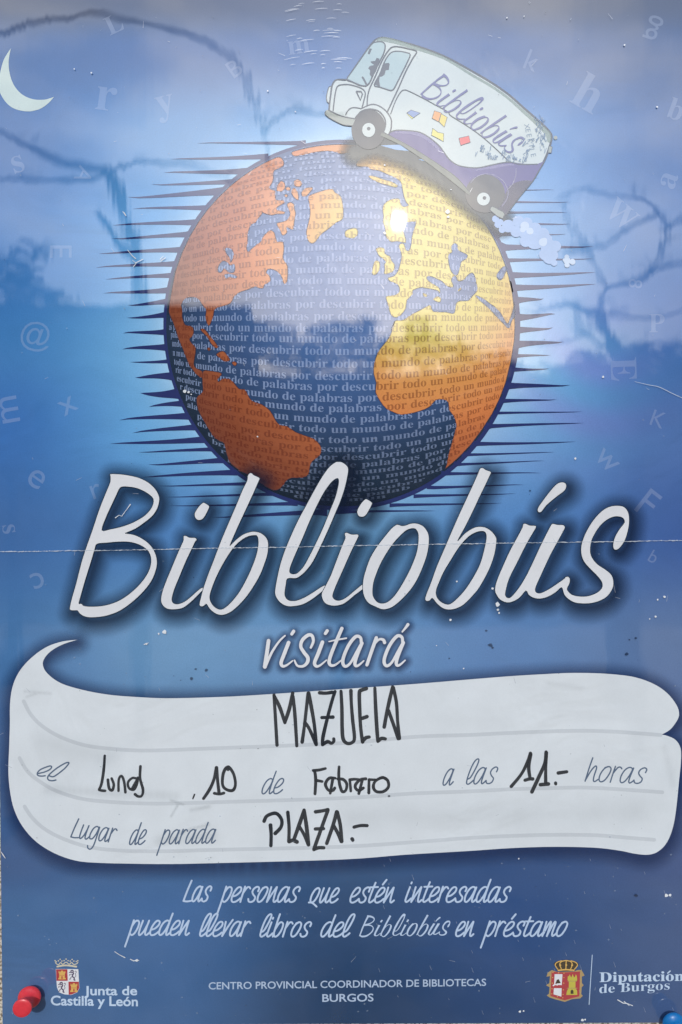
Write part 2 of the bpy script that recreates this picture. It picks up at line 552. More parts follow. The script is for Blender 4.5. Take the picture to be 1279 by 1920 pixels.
house('house', -34, -9.6, -40, 9, 12.3, 13.95, 'tall stone house with tiled roof mirrored in the poster film')
house('house', -9.3, 30, -42, 9, 9.2, 10.5, 'lower stone house with tiled roof mirrored in the poster film')

def ray(x, y, dist):
    """a point out in the square, given as a bearing from the poster"""
    k = (dist - FOC * S * -1)
    dx, dz = (x - FX) / FOC, (FY - y) / FOC
    return Vector(((FX - 640) * S + dx * k, -dist, (960 - FY) * S + dz * k))

def limb(v, f, pts, r0, r1, n=7):
    P = [Vector(p) for p in pts]
    # smooth in 3D
    out = []
    for i in range(len(P) - 1):
        a, b, c, d = P[max(i - 1, 0)], P[i], P[i + 1], P[min(i + 2, len(P) - 1)]
        for j in range(5):
            t = j / 5
            out.append(0.5 * ((2 * b) + (c - a) * t + (2 * a - 5 * b + 4 * c - d) * t * t + (3 * b - a - 3 * c + d) * t ** 3))
    out.append(P[-1])
    N = len(out); base = len(v)
    for i, p in enumerate(out):
        tdir = (out[min(i + 1, N - 1)] - out[max(i - 1, 0)]).normalized()
        ux = tdir.cross(Vector((0, 1, 0.13)))
        ux = ux.normalized() if ux.length > 1e-4 else Vector((1, 0, 0))
        uy = tdir.cross(ux)
        r = (r0 + (r1 - r0) * i / (N - 1)) * rnd.uniform(.82, 1.2)
        for k in range(n):
            a = 2 * math.pi * k / n
            v.append(tuple(p + ux * (r * math.cos(a)) + uy * (r * math.sin(a))))
    for i in range(N - 1):
        for k in range(n):
            q = base + i * n
            f.append((q + k, q + (k + 1) % n, q + n + (k + 1) % n, q + n + k))
    f.append(tuple(base + (N - 1) * n + k for k in range(n)))

def bare_tree(label, trunk, limbs, dist, twigs=0):
    base = ray(trunk[0][0], trunk[0][1], dist); base.z = GZ
    r = empty('bare_tree', base)
    tag(r, label, 'tree', 'bare trees in the square')
    v, f = [], []
    tp = [base] + [ray(p[0], p[1], dist) for p in trunk]
    limb(v, f, [p - base for p in tp], trunk[0][2], trunk[-1][2], 10)
    mesh('trunk', v, f, m_bark, r, True)
    v, f = [], []
    for L_ in limbs:
        w0, w1, pts = L_
        q = []
        for i, p in enumerate(pts):
            q.append(ray(p[0], p[1], dist + 0.25 * math.sin(1.7 * i + p[0] * .01)) - base)
        k = dist / FOC
        limb(v, f, q, w0 * k / 2, w1 * k / 2, 6)
        for _ in range(twigs):
            i = rnd.randrange(len(q) - 1)
            a = q[i].lerp(q[i + 1], rnd.random())
            d = Vector((rnd.uniform(-1, 1), rnd.uniform(-.3, .3), rnd.uniform(.1, 1))).normalized() * rnd.uniform(.06, .16)
            limb(v, f, [a, a + d * .6, a + d], .006, .003, 4)
    mesh('crown', v, f, m_bark, r, True)

bare_tree('bare tree with a long arching branch mirrored at the left of the poster film',
    [(265, 760, .085), (268, 620, .07), (262, 540, .06), (250, 470, .052), (238, 400, .046), (222, 350, .042), (196, 318, .036)],
    [(11.5, 5.8, [(196, 318), (140, 308), (95, 296), (50, 275), (0, 240), (-60, 200)]),
     (8.6, 4.3, [(200, 322), (150, 335), (90, 333), (30, 336), (-60, 335)]),
     (6.5, 3.6, [(205, 330), (260, 310), (320, 306), (365, 308), (400, 322), (440, 345)]),
     (4.3, 9.4, [(512, 318), (502, 290), (494, 250), (482, 205), (470, 165), (448, 120), (415, 95), (370, 70), (320, 55), (260, 42), (190, 29), (130, 33), (70, 38), (30, 52), (-40, 75), (-140, 150), (-170, 330), (-60, 560), (150, 690), (264, 730)]),
     (6.5, 4.3, [(497, 245), (515, 222), (550, 205), (600, 213), (650, 214)]),
     (21.6, 10.1, [(255, 500), (215, 450), (195, 420), (180, 402)]),
    ], 6.0, 5)
bare_tree('bare spreading tree with crossing branches mirrored at the right of the poster film',
    [(1190, 900, .07), (1185, 780, .06), (1165, 690, .05), (1150, 640, .045), (1125, 590, .05)],
    [(12.7, 6.4, [(1125, 590), (1090, 580), (1060, 572), (1030, 580), (1000, 592)]),
     (10.6, 6.4, [(1125, 590), (1135, 545), (1180, 530), (1215, 515), (1250, 500), (1300, 490)]),
     (9.5, 6.4, [(1180, 530), (1220, 505), (1245, 470), (1255, 420), (1240, 390), (1200, 370)]),
     (7.4, 4.8, [(1240, 395), (1180, 430), (1150, 455), (1110, 465), (1060, 478)]),
     (6.4, 3.7, [(1135, 535), (1115, 500), (1100, 480), (1080, 440), (1050, 380)]),
     (6.4, 4.2, [(1120, 585), (1150, 590), (1200, 598), (1250, 590), (1300, 575)]),
     (7.4, 4.8, [(1085, 570), (1085, 605), (1115, 640), (1160, 655), (1220, 640), (1290, 650)]),
     (5.3, 3.2, [(1100, 580), (1105, 620), (1070, 640), (1030, 645), (990, 640)]),
     (7.4, 3.2, [(1250, 430), (1290, 400), (1330, 360)]),
     (6.4, 4.2, [(1160, 700), (1120, 690), (1080, 700), (1040, 690)]),
     (6.4, 4.2, [(1190, 690), (1230, 660), (1290, 640)]),
     (4.8, 2.7, [(1200, 372), (1150, 362), (1090, 350), (1040, 372)]),
    ], 5.5, 6)

m_leaf = simple_mat('evergreen_leaf', C(48, 66, 38), 0.7, 0.3, scale=8, col2=C(30, 44, 26))
def leafy_tree(label, x, clumps, dist):
    base = ray(x, 900, dist); base.z = GZ
    r = empty('evergreen_tree', base)
    tag(r, label, 'tree', 'evergreen trees in the square')
    v, f = [], []
    limb(v, f, [Vector((0, 0, 0)), Vector((.05, .02, 1.2)), Vector((0, 0, 2.3))], .11, .05, 9)
    mesh('trunk', v, f, m_bark, r, True)
    v, f = [], []
    k = dist / FOC
    for cx, cy, rx, ry, n in clumps:
        c = ray(cx, cy, dist) - base
        for _ in range(n):
            d = Vector((rnd.gauss(0, .5), rnd.gauss(0, .5), rnd.gauss(0, .5)))
            if d.length > 1.1: d = d.normalized() * rnd.uniform(.6, 1.1)
            p = c + Vector((d.x * rx * k, d.y * rx * k, d.z * ry * k))
            a = Vector((rnd.gauss(0, 1), rnd.gauss(0, 1), rnd.gauss(0, 1))).normalized() * rnd.uniform(.03, .07)
            b = a.cross(Vector((rnd.gauss(0, 1), rnd.gauss(0, 1), rnd.gauss(0, 1)))).normalized() * rnd.uniform(.012, .03)
            q = len(v)
            v += [tuple(p - a), tuple(p + b), tuple(p + a), tuple(p - b)]
            f.append((q, q + 1, q + 2, q + 3))
    mesh('crown', v, f, m_leaf, r)
leafy_tree('bushy dark evergreen mirrored low at the right of the poster film', 1150,
    [(1060, 720, 70, 40, 500), (1150, 745, 90, 55, 900), (1240, 720, 60, 60, 700), (1010, 760, 60, 40, 400), (1100, 680, 40, 25, 130), (1200, 665, 40, 25, 130), (1270, 680, 40, 40, 250), (1120, 800, 150, 60, 900), (985, 700, 30, 24, 90), (1160, 690, 50, 30, 200)], 7.5)
leafy_tree('added broad evergreen, unseen itself, breaking up the skyline mirrored across the globe', 640,  # unseen tree added to soften the edge of the mirrored sky
    [(500, 640, 60, 40, 420), (580, 668, 60, 40, 380), (650, 640, 50, 45, 330), (720, 668, 50, 40, 300), (790, 650, 45, 50, 300), (860, 672, 45, 40, 260), (930, 690, 50, 40, 260), (450, 625, 40, 34, 200), (690, 612, 26, 20, 70), (600, 615, 24, 18, 60), (640, 730, 230, 50, 1000), (900, 740, 120, 40, 500)], 9.0)
leafy_tree('small dark evergreen mirrored at the left edge of the poster film', 20,
    [(40, 545, 60, 30, 240), (100, 560, 40, 20, 120), (-20, 520, 50, 36, 200), (64, 470, 36, 22, 50), (30, 500, 50, 26, 110), (50, 610, 90, 50, 600)], 8.5)

# ------------------------------------------------------------------ the notice board behind the poster
m_board = simple_mat('flecked_board', C(205, 198, 182), 0.85, 0.2, scale=900, col2=C(120, 105, 85))
v, f = [], []
quad_box(v, f, -.27, .27, .0, .02, -.36, .36)
board = mesh('notice_board', [(x, y + .0009, z) for x, y, z in v], f, m_board)
tag(board, 'pale flecked notice board showing past the poster edges', 'notice board')

# ------------------------------------------------------------------ the poster
poster = empty('poster')
tag(poster, 'blue mobile library poster with a globe, bus and handwritten white scroll, pinned to the board', 'poster')

def sheet_colour(x, y):
    ys = [0, 90, 260, 450, 620, 800, 1000, 1200, 1450, 1620, 1700, 1920]
    xs = [0, 320, 640, 960, 1279]
    G = [[(62, 66, 88), (66, 74, 98), (72, 82, 108), (64, 74, 100), (60, 66, 88)],
         [(60, 94, 146), (58, 96, 152), (66, 106, 162), (62, 98, 152), (58, 84, 130)],
         [(52, 100, 160), (84, 144, 200), (96, 154, 210), (86, 144, 202), (58, 100, 158)],
         [(66, 122, 184), (96, 160, 216), (100, 160, 214), (104, 160, 216), (70, 116, 176)],
         [(64, 122, 184), (104, 168, 220), (120, 170, 215), (116, 164, 222), (66, 108, 172)],
         [(56, 106, 176), (98, 160, 214), (120, 175, 215), (108, 152, 208), (76, 108, 168)],
         [(62, 102, 162), (76, 124, 184), (90, 142, 190), (80, 128, 190), (62, 92, 156)],
         [(68, 112, 166), (104, 146, 190), (98, 140, 188), (86, 124, 178), (90, 114, 160)],
         [(60, 96, 150), (72, 112, 162), (72, 112, 162), (64, 96, 152), (72, 92, 142)],
         [(56, 84, 134), (62, 98, 148), (44, 78, 124), (38, 70, 124), (64, 82, 130)],
         [(62, 98, 148), (60, 98, 152), (28, 62, 108), (34, 68, 124), (64, 84, 130)],  # middle blue darkened towards the foot, painting in a dark reflected band
         [(70, 100, 146), (60, 94, 144), (22, 50, 90), (32, 60, 108), (64, 84, 128)]]
    def at(arr, vv):
        i = int(np.clip(np.searchsorted(arr, vv) - 1, 0, len(arr) - 2))
        t = float(np.clip((vv - arr[i]) / (arr[i + 1] - arr[i]), 0, 1))
        return i, t * t * (3 - 2 * t) if True else t
    i, t = at(ys, y); j, u = at(xs, x)
    G_ = np.array(G, float)
    c = (G_[i, j] * (1 - t) * (1 - u) + G_[i + 1, j] * t * (1 - u) + G_[i, j + 1] * (1 - t) * u + G_[i + 1, j + 1] * t * u)
    if y > 560: c = c + np.array((7, 9, 5)) * min(1, (y - 560) / 120)
    # printed light halo round the globe
    d = math.hypot((x - 641) / 334.0, (y - 608) / 346.0)
    g = math.exp(-max(d - 1, 0) * 340 / (62.0 if x > 640 else 48.0)) * .82 * (1 if y < 700 else max(.35, 1 - (y - 700) / 420))
    c = c * (1 - g) + np.array((176, 212, 240)) * g
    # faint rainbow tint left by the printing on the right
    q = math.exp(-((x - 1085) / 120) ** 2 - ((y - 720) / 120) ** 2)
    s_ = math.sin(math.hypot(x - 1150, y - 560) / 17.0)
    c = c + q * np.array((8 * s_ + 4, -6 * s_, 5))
    return c

NX, NY = 166, 246
corner = [(-16, -26), (1300, -26), (1302, 1917.2), (5.5, 1922)]
vv, ff, cols = [], [], []
HS = 1.5e-5
for j in range(NY + 1):
    for i in range(NX + 1):
        a, b = i / NX, j / NY
        x = (corner[0][0] * (1 - a) + corner[1][0] * a) * (1 - b) + (corner[3][0] * (1 - a) + corner[2][0] * a) * b
        y = (corner[0][1] * (1 - a) + corner[1][1] * a) * (1 - b) + (corner[3][1] * (1 - a) + corner[2][1] * a) * b
        vv.append(W(x, y, HS))
        c = sheet_colour(x, y)
        cols += [lin(max(c[0], 0)), lin(max(c[1], 0)), lin(max(c[2], 0)), 1.0]
for j in range(NY):
    for i in range(NX):
        q = j * (NX + 1) + i
        ff.append((q, q + NX + 1, q + NX + 2, q + 1))
# thickness of the laminated sheet
bk = len(vv)
for c in corner:
    vv.append(W(c[0], c[1], -0.0007)); cols += [.3, .3, .35, 1]
tl, tr, bl, br = 0, NX, NY * (NX + 1), NY * (NX + 1) + NX
ff += [(tl, tr, bk + 1, bk), (tr, br, bk + 2, bk + 1), (br, bl, bk + 3, bk + 2), (bl, tl, bk, bk + 3)]
m_sheet = print_mat('blue_print', attr='print', grain=.11, mottle=.06)
sheet = mesh('sheet', vv, ff, m_sheet, poster)
ca = sheet.data.color_attributes.new('print', 'FLOAT_COLOR', 'POINT')
ca.data.foreach_set('color', cols)

m_white = print_mat('white_ink', C(226, 227, 230), grain=.03, mottle=.02)
m_paper = print_mat('scroll_white', C(219, 225, 229), grain=.03, mottle=.05)
m_rule = print_mat('rule_grey', C(201, 207, 212), grain=.04)
m_marker = print_mat('black_marker', C(40, 44, 50), grain=.35, mottle=.6, alpha=.9)
m_script = print_mat('slate_ink', C(88, 106, 130), grain=.08)
m_pale = print_mat('pale_blue_ink', C(196, 216, 238), grain=.04)
m_navy = print_mat('navy_ink', C(44, 54, 106), grain=.10)
m_faint = print_mat('faint_letter_ink', attr='print', grain=.08)
m_glow = print_mat('dark_glow', C(22, 34, 58), ink=True)
m_glow2 = print_mat('navy_glow', C(26, 48, 94), ink=True)
m_glowbus = print_mat('bus_glow', C(52, 70, 74), ink=True)

# letters scattered over the printed sky
scatter = [('L', 1, 214, 45, 34, -25), ('r', 1, 200, 185, 44, 8), ('y', 1, 312, 204, 50, -14), ('B', 0, 440, 128, 32, -35), ('m', 1, 561, 88, 25, -8),
  ('g', 0, 1226, 52, 46, 200), ('k', 0, 999, 114, 38, 22), ('h', 1, 1106, 174, 66, 30), ('W', 1, 1166, 402, 42, 40), ('s', 1, 34, 308, 32, -20),
  ('A', 0, 158, 328, 30, 115), ('E', 0, 115, 472, 40, 90), ('@', 0, 67, 631, 56, 8), ('x', 0, 128, 761, 28, -30), ('m', 0, 18, 768, 34, -100),
  ('e', 0, 69, 898, 34, 35), ('r', 0, 181, 921, 26, -20), ('s', 1, 17, 992, 24, 80), ('c', 0, 71, 1088, 30, 160), ('8', 1, 1192, 532, 26, 100),
  ('a', 1, 1255, 338, 30, -70), ('E', 1, 1170, 692, 48, 88), ('K', 0, 1235, 786, 30, 20), ('w', 0, 1138, 864, 28, 45), ('F', 0, 1216, 944, 52, 38),
  ('b', 0, 1226, 1044, 24, 30), ('P', 1, 1232, 606, 34, 0), ('b', 1, 1268, 205, 40, 20)]
for ch, sf, x, y, s_, dg in scatter:
    mb = MB(1)
    put_glyph(mb, serif(ch) if sf else ch, x, y, s_, dg, 0.0)
    o = mb.build('letter', m_faint, poster)
    ink_colours(o, lambda x, y: [lin(max(0, q)) * .81 + lin(w_) * .19 for q, w_ in zip(sheet_colour(x, y), (188, 200, 226))])

# crescent moon
mb = MB(2)
outer = smooth([(21, 91), (8, 112), (0, 140), (-4, 152), (0, 172), (12, 192), (28, 204), (52, 209), (74, 205), (90, 195), (102, 182)], False, 6)
inner = smooth([(102, 182), (84, 187), (62, 186), (42, 177), (27, 160), (19, 138), (17, 115), (21, 91)], False, 6)
mb.poly([outer[:-1] + inner[:-1]])
m_moon = print_mat('moon_ink', C(196, 210, 200), grain=.06, mottle=.15)
mb.build('moon', m_moon, poster)

# ------------------------------------------------------------------ the globe
GCX, GCY, GRX, GRY = 640.5, 609.0, 328.0, 340.5
OCEAN = [(0, C(88, 126, 182)), (.5, C(78, 113, 166)), (.85, C(58, 84, 126)), (1.1, C(38, 56, 80)), (1.45, C(22, 30, 38))]
LAND = [(0, C(222, 208, 104)), (.42, C(218, 198, 84)), (.54, C(224, 180, 78)), (.68, C(228, 152, 68)), (.9, C(220, 126, 58)), (1.05, C(192, 102, 50)), (1.36, C(146, 74, 42)), (1.58, C(112, 56, 42))]
m_ocean = print_mat('ocean_ink', ramp=OCEAN, center=(676, 490), grain=.12)
LAND = [(t, tuple(.9 * q + .1 * (.3 * c[0] + .6 * c[1] + .1 * c[2]) for q in c[:3]) + (1,)) for t, c in LAND]
m_land = print_mat('land_ink', ramp=LAND, center=(790, 485), grain=.12)
m_coast = print_mat('coast_line', C(30, 52, 80), alpha=.5)

mb = MB(4)
mb.disc(GCX, GCY, GRX, GRY, 160)
globe = mb.build('globe', m_ocean, poster)

mb = MB(3)
mb.disc(641.5, 609.5, 334.5, 347.5, 160)
left = [(369, 269, 263, 272, 560), (320, 298.5, 288, 299, 490), (307, 324, 313, 327, 462), (284, 346, 336, 348, 440), (240, 370, 352, 369, 415),
 (249, 392, 383, 395, 392), (211, 423, 410, 423, 367), (209, 447.5, 435, 447, 350), (185, 476, 463, 475, 337), (180, 502, 488, 500, 327), (198, 524, 511, 522, 321),
 (194, 550, 537, 550, 315), (240, 572, 560, 573, 314), (239, 596, 584, 597, 311), (231, 625, 615, 628, 310), (230, 655, 643, 658, 311), (245, 679, 673, 682, 316),
 (254, 708, 697, 716, 325), (264, 737, 725, 750, 337), (280, 763, 748, 764, 347), (224, 788, 770, 787, 362), (249, 812, 792, 807, 375), (207, 832, 815, 831, 392),
 (260, 848, 838, 848, 408), (278, 871, 857, 871, 428), (267, 895, 878, 893, 458), (297, 911, 903, 912, 485), (310, 932, 923, 931, 528), (315, 948, 941, 949, 545), (398, 970, 955, 968, 600)]
right = [(1014, 334, 332, 336, 900), (1042, 356, 355, 360, 900), (1070, 379, 376, 383, 905), (1066, 399, 395, 402, 925), (1070, 420, 416, 425, 935), (1063, 439, 436, 444, 942),
 (1114, 462, 459, 472, 950), (1114, 485, 485, 493, 955), (1118, 511, 509, 522, 962), (1118, 533, 532, 546, 966), (1020, 560, 557, 572, 971), (1042, 589, 586, 602, 973),
 (1038, 614, 613, 628, 973), (1058, 641, 639, 655, 972), (1033, 666, 664, 672, 970), (1031, 691, 689, 698, 966), (1070, 722, 718, 732, 956), (1045, 749, 748, 757, 946),
 (1095, 771.6, 772, 778, 934), (1096, 793, 795, 804, 922), (1081, 828, 828, 837, 896), (1042, 848, 849, 855, 880), (1023, 864, 867, 873, 865), (1016, 887, 884, 891, 842),
 (985, 909, 910, 917, 815), (969, 925, 927, 934, 790), (944, 943, 944, 951, 745), (820, 958, 956, 964, 640)]
for tx, ty, a, b_, bx in left + right:
    s_ = 1 if bx > tx else -1
    L_ = abs(bx - tx)
    w = b_ - a
    cyb = (a + b_) / 2
    pts_t, pts_b = [], []
    for i in range(9):
        t = i / 8
        ww = .88 * w * (0.78 * t ** .72 + .22 * t ** 6)
        cy_ = ty + (cyb - ty) * t + w * .10 * math.sin(3.1 * t + tx)
        x = tx + (bx - tx) * t
        pts_t.append((x, cy_ - ww / 2)); pts_b.append((x, cy_ + ww / 2))
    flare = (bx + s_ * 14)
    fl = max(0, 9 * (1 - ((cyb - 609) / 300) ** 2))
    mb.poly([[(tx, ty)] + pts_t[1:] + [(flare, a - fl), (flare, b_ + fl)] + pts_b[:0:-1]])
mb.build('burst', m_navy, globe)

def clampg(p, k=.992):
    u, w_ = (p[0] - GCX) / GRX, (p[1] - GCY) / GRY
    d = math.hypot(u, w_)
    return (p[0], p[1]) if d <= k else (GCX + u / d * k * GRX, GCY + w_ / d * k * GRY)

A_ = lambda p: T(300, 260, 6.395, p)
B_ = lambda p: T(490, 260, 6.395, p)
C_ = lambda p: T(680, 260, 6.395, p)
D_ = lambda p: T(300, 450, 6.395, p)
E_ = lambda p: T(680, 450, 6.395, p)
F_ = lambda p: T(840, 400, 7.994, p)
G_ = lambda p: T(300, 640, 3.762, p)
H_ = lambda p: T(640, 600, 3.553, p)
north = ([(300, 590), (300, 500), (320, 420), (350, 360), (400, 310), (450, 290), (490, 296), (505, 293)]
  + B_([(170, 207), (230, 225), (265, 260), (275, 300), (260, 335), (200, 365), (160, 385), (145, 430), (150, 480), (130, 540), (105, 575), (115, 610), (165, 625), (175, 680), (180, 738),
        (270, 742), (277, 775), (230, 800), (190, 830), (195, 860), (250, 868), (288, 885), (270, 905), (190, 905), (130, 920), (60, 905), (10, 884)])
  + A_([(1230, 900), (1180, 960), (1150, 1010), (1100, 1030), (1075, 1080), (1057, 1150), (1055, 1260)])
  + D_([(1047, 60), (1045, 115), (1065, 145), (1100, 110), (1160, 60), (1215, 22)])
  + B_([(5, 1215), (40, 1160), (110, 1100), (160, 1130), (175, 1190), (200, 1240), (265, 1240)])
  + [(533, 470), (531, 482), (534, 490), (540, 500), (539, 528), (533, 532), (530, 522), (524, 512), (514, 506), (503, 505), (500, 512), (505, 516), (508, 527), (497, 534)]
  + D_([(1240, 580), (1180, 575), (1150, 560), (1060, 595), (980, 620), (930, 650), (890, 690), (850, 760), (760, 795), (690, 815), (655, 850), (645, 910), (625, 970), (600, 1025), (580, 1025),
        (565, 990), (550, 930), (555, 880), (558, 840), (530, 800), (500, 760), (470, 715), (420, 690), (360, 688), (310, 705), (275, 745), (260, 790), (275, 850), (270, 910), (285, 970), (310, 1020),
        (360, 1030), (400, 1050), (410, 1110), (390, 1160), (360, 1190), (385, 1240)])
  + G_([(255, 45), (250, 110), (242, 160), (258, 190), (302, 212), (300, 258), (265, 240), (235, 205), (205, 160), (185, 110), (165, 60), (140, 0)])
  + D_([(230, 1200), (200, 1100), (165, 1000), (130, 920), (105, 850), (92, 770)]))
south = G_([(303, 214), (350, 208), (430, 222), (435, 240), (408, 272), (420, 285), (440, 265), (490, 265), (530, 300), (560, 335), (600, 340), (620, 370), (650, 420), (720, 445), (780, 490), (820, 560), (850, 590),
  (900, 600), (960, 640), (1040, 670), (1090, 690), (1130, 730), (1142, 765), (1130, 805), (1075, 850), (1060, 890), (1050, 940), (1010, 962), (930, 965), (890, 990), (850, 1040), (800, 1057), (740, 1045), (690, 985), (630, 945),
  (560, 920), (500, 870), (470, 790), (455, 720), (420, 705), (370, 660), (310, 560), (270, 480), (260, 400), (285, 375), (305, 350), (302, 300)])
old = (B_([(370, 165), (420, 130), (520, 90), (650, 65), (800, 50), (950, 45), (1100, 45), (1240, 70)]) + [(740, 285), (790, 308), (840, 345), (880, 385), (915, 420), (940, 470), (960, 520), (970, 580), (972, 640), (955, 720), (930, 780), (890, 840), (860, 880)]
  + H_([(710, 1015), (705, 960), (715, 900), (735, 830), (755, 760), (768, 700), (750, 640), (720, 600), (715, 550), (680, 530), (630, 535), (600, 570), (560, 595), (480, 620), (400, 632), (350, 615), (300, 590), (260, 540), (230, 480), (235, 420), (218, 360), (222, 290), (245, 220), (280, 170), (320, 120), (345, 60), (358, 8)])
  + E_([(345, 1090), (375, 1000), (410, 965), (480, 965), (540, 930), (600, 890), (700, 840), (790, 790), (820, 790), (850, 860), (1000, 865), (1080, 885), (1110, 860)])
  + F_([(120, 1380), (150, 1330), (200, 1315), (310, 1310), (370, 1240), (430, 1180), (445, 1120), (430, 1050), (410, 960), (380, 900), (340, 900), (290, 940), (240, 1000), (170, 1020), (140, 990), (128, 950)])
  + E_([(1100, 430), (1065, 480), (1080, 520), (1090, 560), (1060, 568), (1000, 545), (960, 500), (900, 470), (830, 440), (775, 440), (780, 480), (830, 520), (900, 560), (930, 600), (925, 645), (910, 612), (830, 590), (740, 575), (700, 570), (605, 605), (600, 660), (535, 720), (520, 820), (470, 890), (410, 930),
        (345, 900), (310, 780), (285, 700), (300, 675), (400, 660), (445, 620), (440, 560), (400, 520), (330, 495), (310, 455), (380, 435), (430, 370), (450, 300), (470, 220), (465, 150), (440, 90), (450, 50), (500, 50), (520, 120), (560, 130), (585, 60)])
  + C_([(595, 1180), (620, 1090), (640, 1000), (540, 1005), (460, 1020), (480, 1080), (505, 1160), (520, 1250), (420, 1230), (350, 1240), (300, 1200), (280, 1150), (275, 1080), (250, 1000), (255, 930), (245, 850), (260, 790), (320, 740), (400, 720), (450, 735), (460, 790), (500, 820), (555, 800), (530, 770), (500, 700), (480, 600), (460, 520), (400, 475), (300, 430), (200, 385), (100, 370), (70, 340), (10, 338)])
  + B_([(1150, 330), (1150, 290), (1190, 250), (1190, 210), (1150, 185), (1050, 170), (960, 185), (900, 165), (800, 150), (650, 165), (520, 195), (420, 212), (380, 200)]))
lands = [north, south, old,
  B_([(570, 700), (640, 660), (730, 630), (800, 610), (860, 610), (890, 650), (950, 690), (970, 740), (985, 830), (980, 960), (900, 1010), (800, 1090), (720, 1150), (650, 1240), (600, 1255), (560, 1210), (545, 1120), (570, 1010), (590, 900), (580, 780)]),
  B_([(1010, 1120), (1050, 1090), (1130, 1075), (1160, 1110), (1150, 1170), (1100, 1195), (1020, 1180)]),
  B_([(190, 610), (200, 560), (240, 512), (280, 530), (290, 590), (250, 635), (195, 630)]),
  B_([(395, 520), (440, 490), (490, 530), (470, 575), (410, 570)]),
  B_([(370, 620), (400, 595), (440, 640), (450, 735), (400, 710), (365, 650)]),
  B_([(490, 640), (540, 595), (620, 590), (600, 630), (540, 690), (495, 690)]),
  B_([(315, 790), (350, 765), (395, 790), (400, 840), (415, 900), (400, 990), (385, 1090), (345, 1080), (310, 1065), (310, 1130), (260, 1160), (230, 1100), (190, 1020), (260, 1000), (320, 970), (350, 900), (325, 830)]),
  B_([(295, 600), (325, 580), (355, 600), (330, 630)]),
  B_([(280, 690), (300, 668), (322, 685), (305, 705)]),
  C_([(80, 445), (150, 455), (250, 490), (350, 520), (420, 560), (400, 585), (300, 560), (200, 530), (100, 480)]),
  E_([(165, 110), (210, 90), (270, 110), (265, 150), (290, 180), (330, 200), (350, 250), (385, 300), (375, 370), (320, 400), (265, 405), (270, 350), (265, 300), (280, 260), (240, 220), (200, 190), (180, 150)]),
  E_([(150, 260), (195, 255), (210, 300), (200, 370), (160, 415), (120, 410), (125, 340)]),
  T(180, 540, 4.263, [(840, 330), (870, 330), (920, 390), (960, 440), (980, 475), (955, 480), (920, 440), (890, 390), (850, 350)]),
  T(180, 540, 4.263, [(892, 488), (905, 476), (920, 490), (906, 504)]),
  T(180, 540, 4.263, [(965, 530), (1020, 505), (1060, 550), (1072, 580), (1030, 588), (990, 558)]),
  T(180, 540, 4.263, [(1090, 600), (1110, 588), (1130, 605), (1112, 624)]),
  E_([(850, 710), (900, 680), (940, 700), (930, 745), (880, 735)]),
  E_([(730, 640), (775, 660), (760, 685), (735, 670)]),
  F_([(150, 1160), (190, 1120), (200, 1140), (165, 1170)])]
seas = [E_([(1070, 80), (1100, 45), (1140, 60), (1145, 120), (1200, 150), (1260, 185), (1240, 230), (1190, 260), (1170, 330), (1140, 420), (1090, 410), (1050, 340), (1030, 230), (1040, 170), (1075, 150), (1070, 110)]),
  F_([(415, 1235), (470, 1250), (560, 1300), (640, 1360), (700, 1400), (780, 1480), (830, 1560), (870, 1630), (900, 1650), (930, 1590), (980, 1440), (1010, 1330), (1025, 1480), (1000, 1560), (960, 1610), (930, 1710), (890, 1715), (840, 1660), (740, 1560), (640, 1450), (540, 1360), (470, 1300)]),
  F_([(730, 940), (770, 870), (830, 805), (900, 795), (915, 830), (870, 880), (820, 980), (770, 1000)]),
  D_([(790, 100), (850, 105), (885, 150), (880, 220), (850, 270), (845, 220), (800, 160)]),
  D_([(700, 380), (710, 310), (760, 255), (810, 270), (850, 310), (890, 290), (905, 340), (890, 390), (830, 390), (800, 360), (770, 345), (740, 390)]),
  D_([(780, 420), (850, 410), (930, 440), (900, 460), (840, 445), (800, 465)])]
lands = [[clampg(p) for p in l] for l in lands]
seas = [[clampg(p, 1.0) for p in l] for l in seas]
# raster of what is land, for the two colours of lettering
MX0, MY0, MW, MH = 300, 255, 690, 710
mask = np.zeros((MH, MW), bool)
def raster(poly, val):
    P = np.array(poly)
    xs = np.arange(MW) + MX0 + .5
    for r in range(MH):
        y = r + MY0 + .5
        a, b = P, np.roll(P, -1, 0)
        hit = ((a[:, 1] <= y) & (b[:, 1] > y)) | ((b[:, 1] <= y) & (a[:, 1] > y))
        if not hit.any(): continue
        xi = np.sort(a[hit, 0] + (y - a[hit, 1]) / (b[hit, 1] - a[hit, 1]) * (b[hit, 0] - a[hit, 0]))
        for k in range(0, len(xi) - 1, 2):
            mask[r, (xs >= xi[k]) & (xs < xi[k + 1])] = val
for i, pts in enumerate(lands):
    sp = smooth(pts, True, 3) if i > 2 else smooth(pts, True, 2)
    sp = [clampg(p) for p in sp]
    raster(sp, True)
    mb = MB(5 + i * .03)
    mb.poly([sp])
    mb.stroke(sp, 1.7, 1, sm=False, closed=True)
    mb.build('landmass', [m_land, m_coast], globe)
for i, pts in enumerate(seas):
    sp = [clampg(p, .995) for p in smooth(pts, True, 3)]
    raster(sp, False)
    mb = MB(6.5 + i * .03)
    mb.poly([sp])
    mb.stroke(sp, 1.6, 1, sm=False, closed=True)
    mb.build('inland_sea', [m_ocean, m_coast], globe)

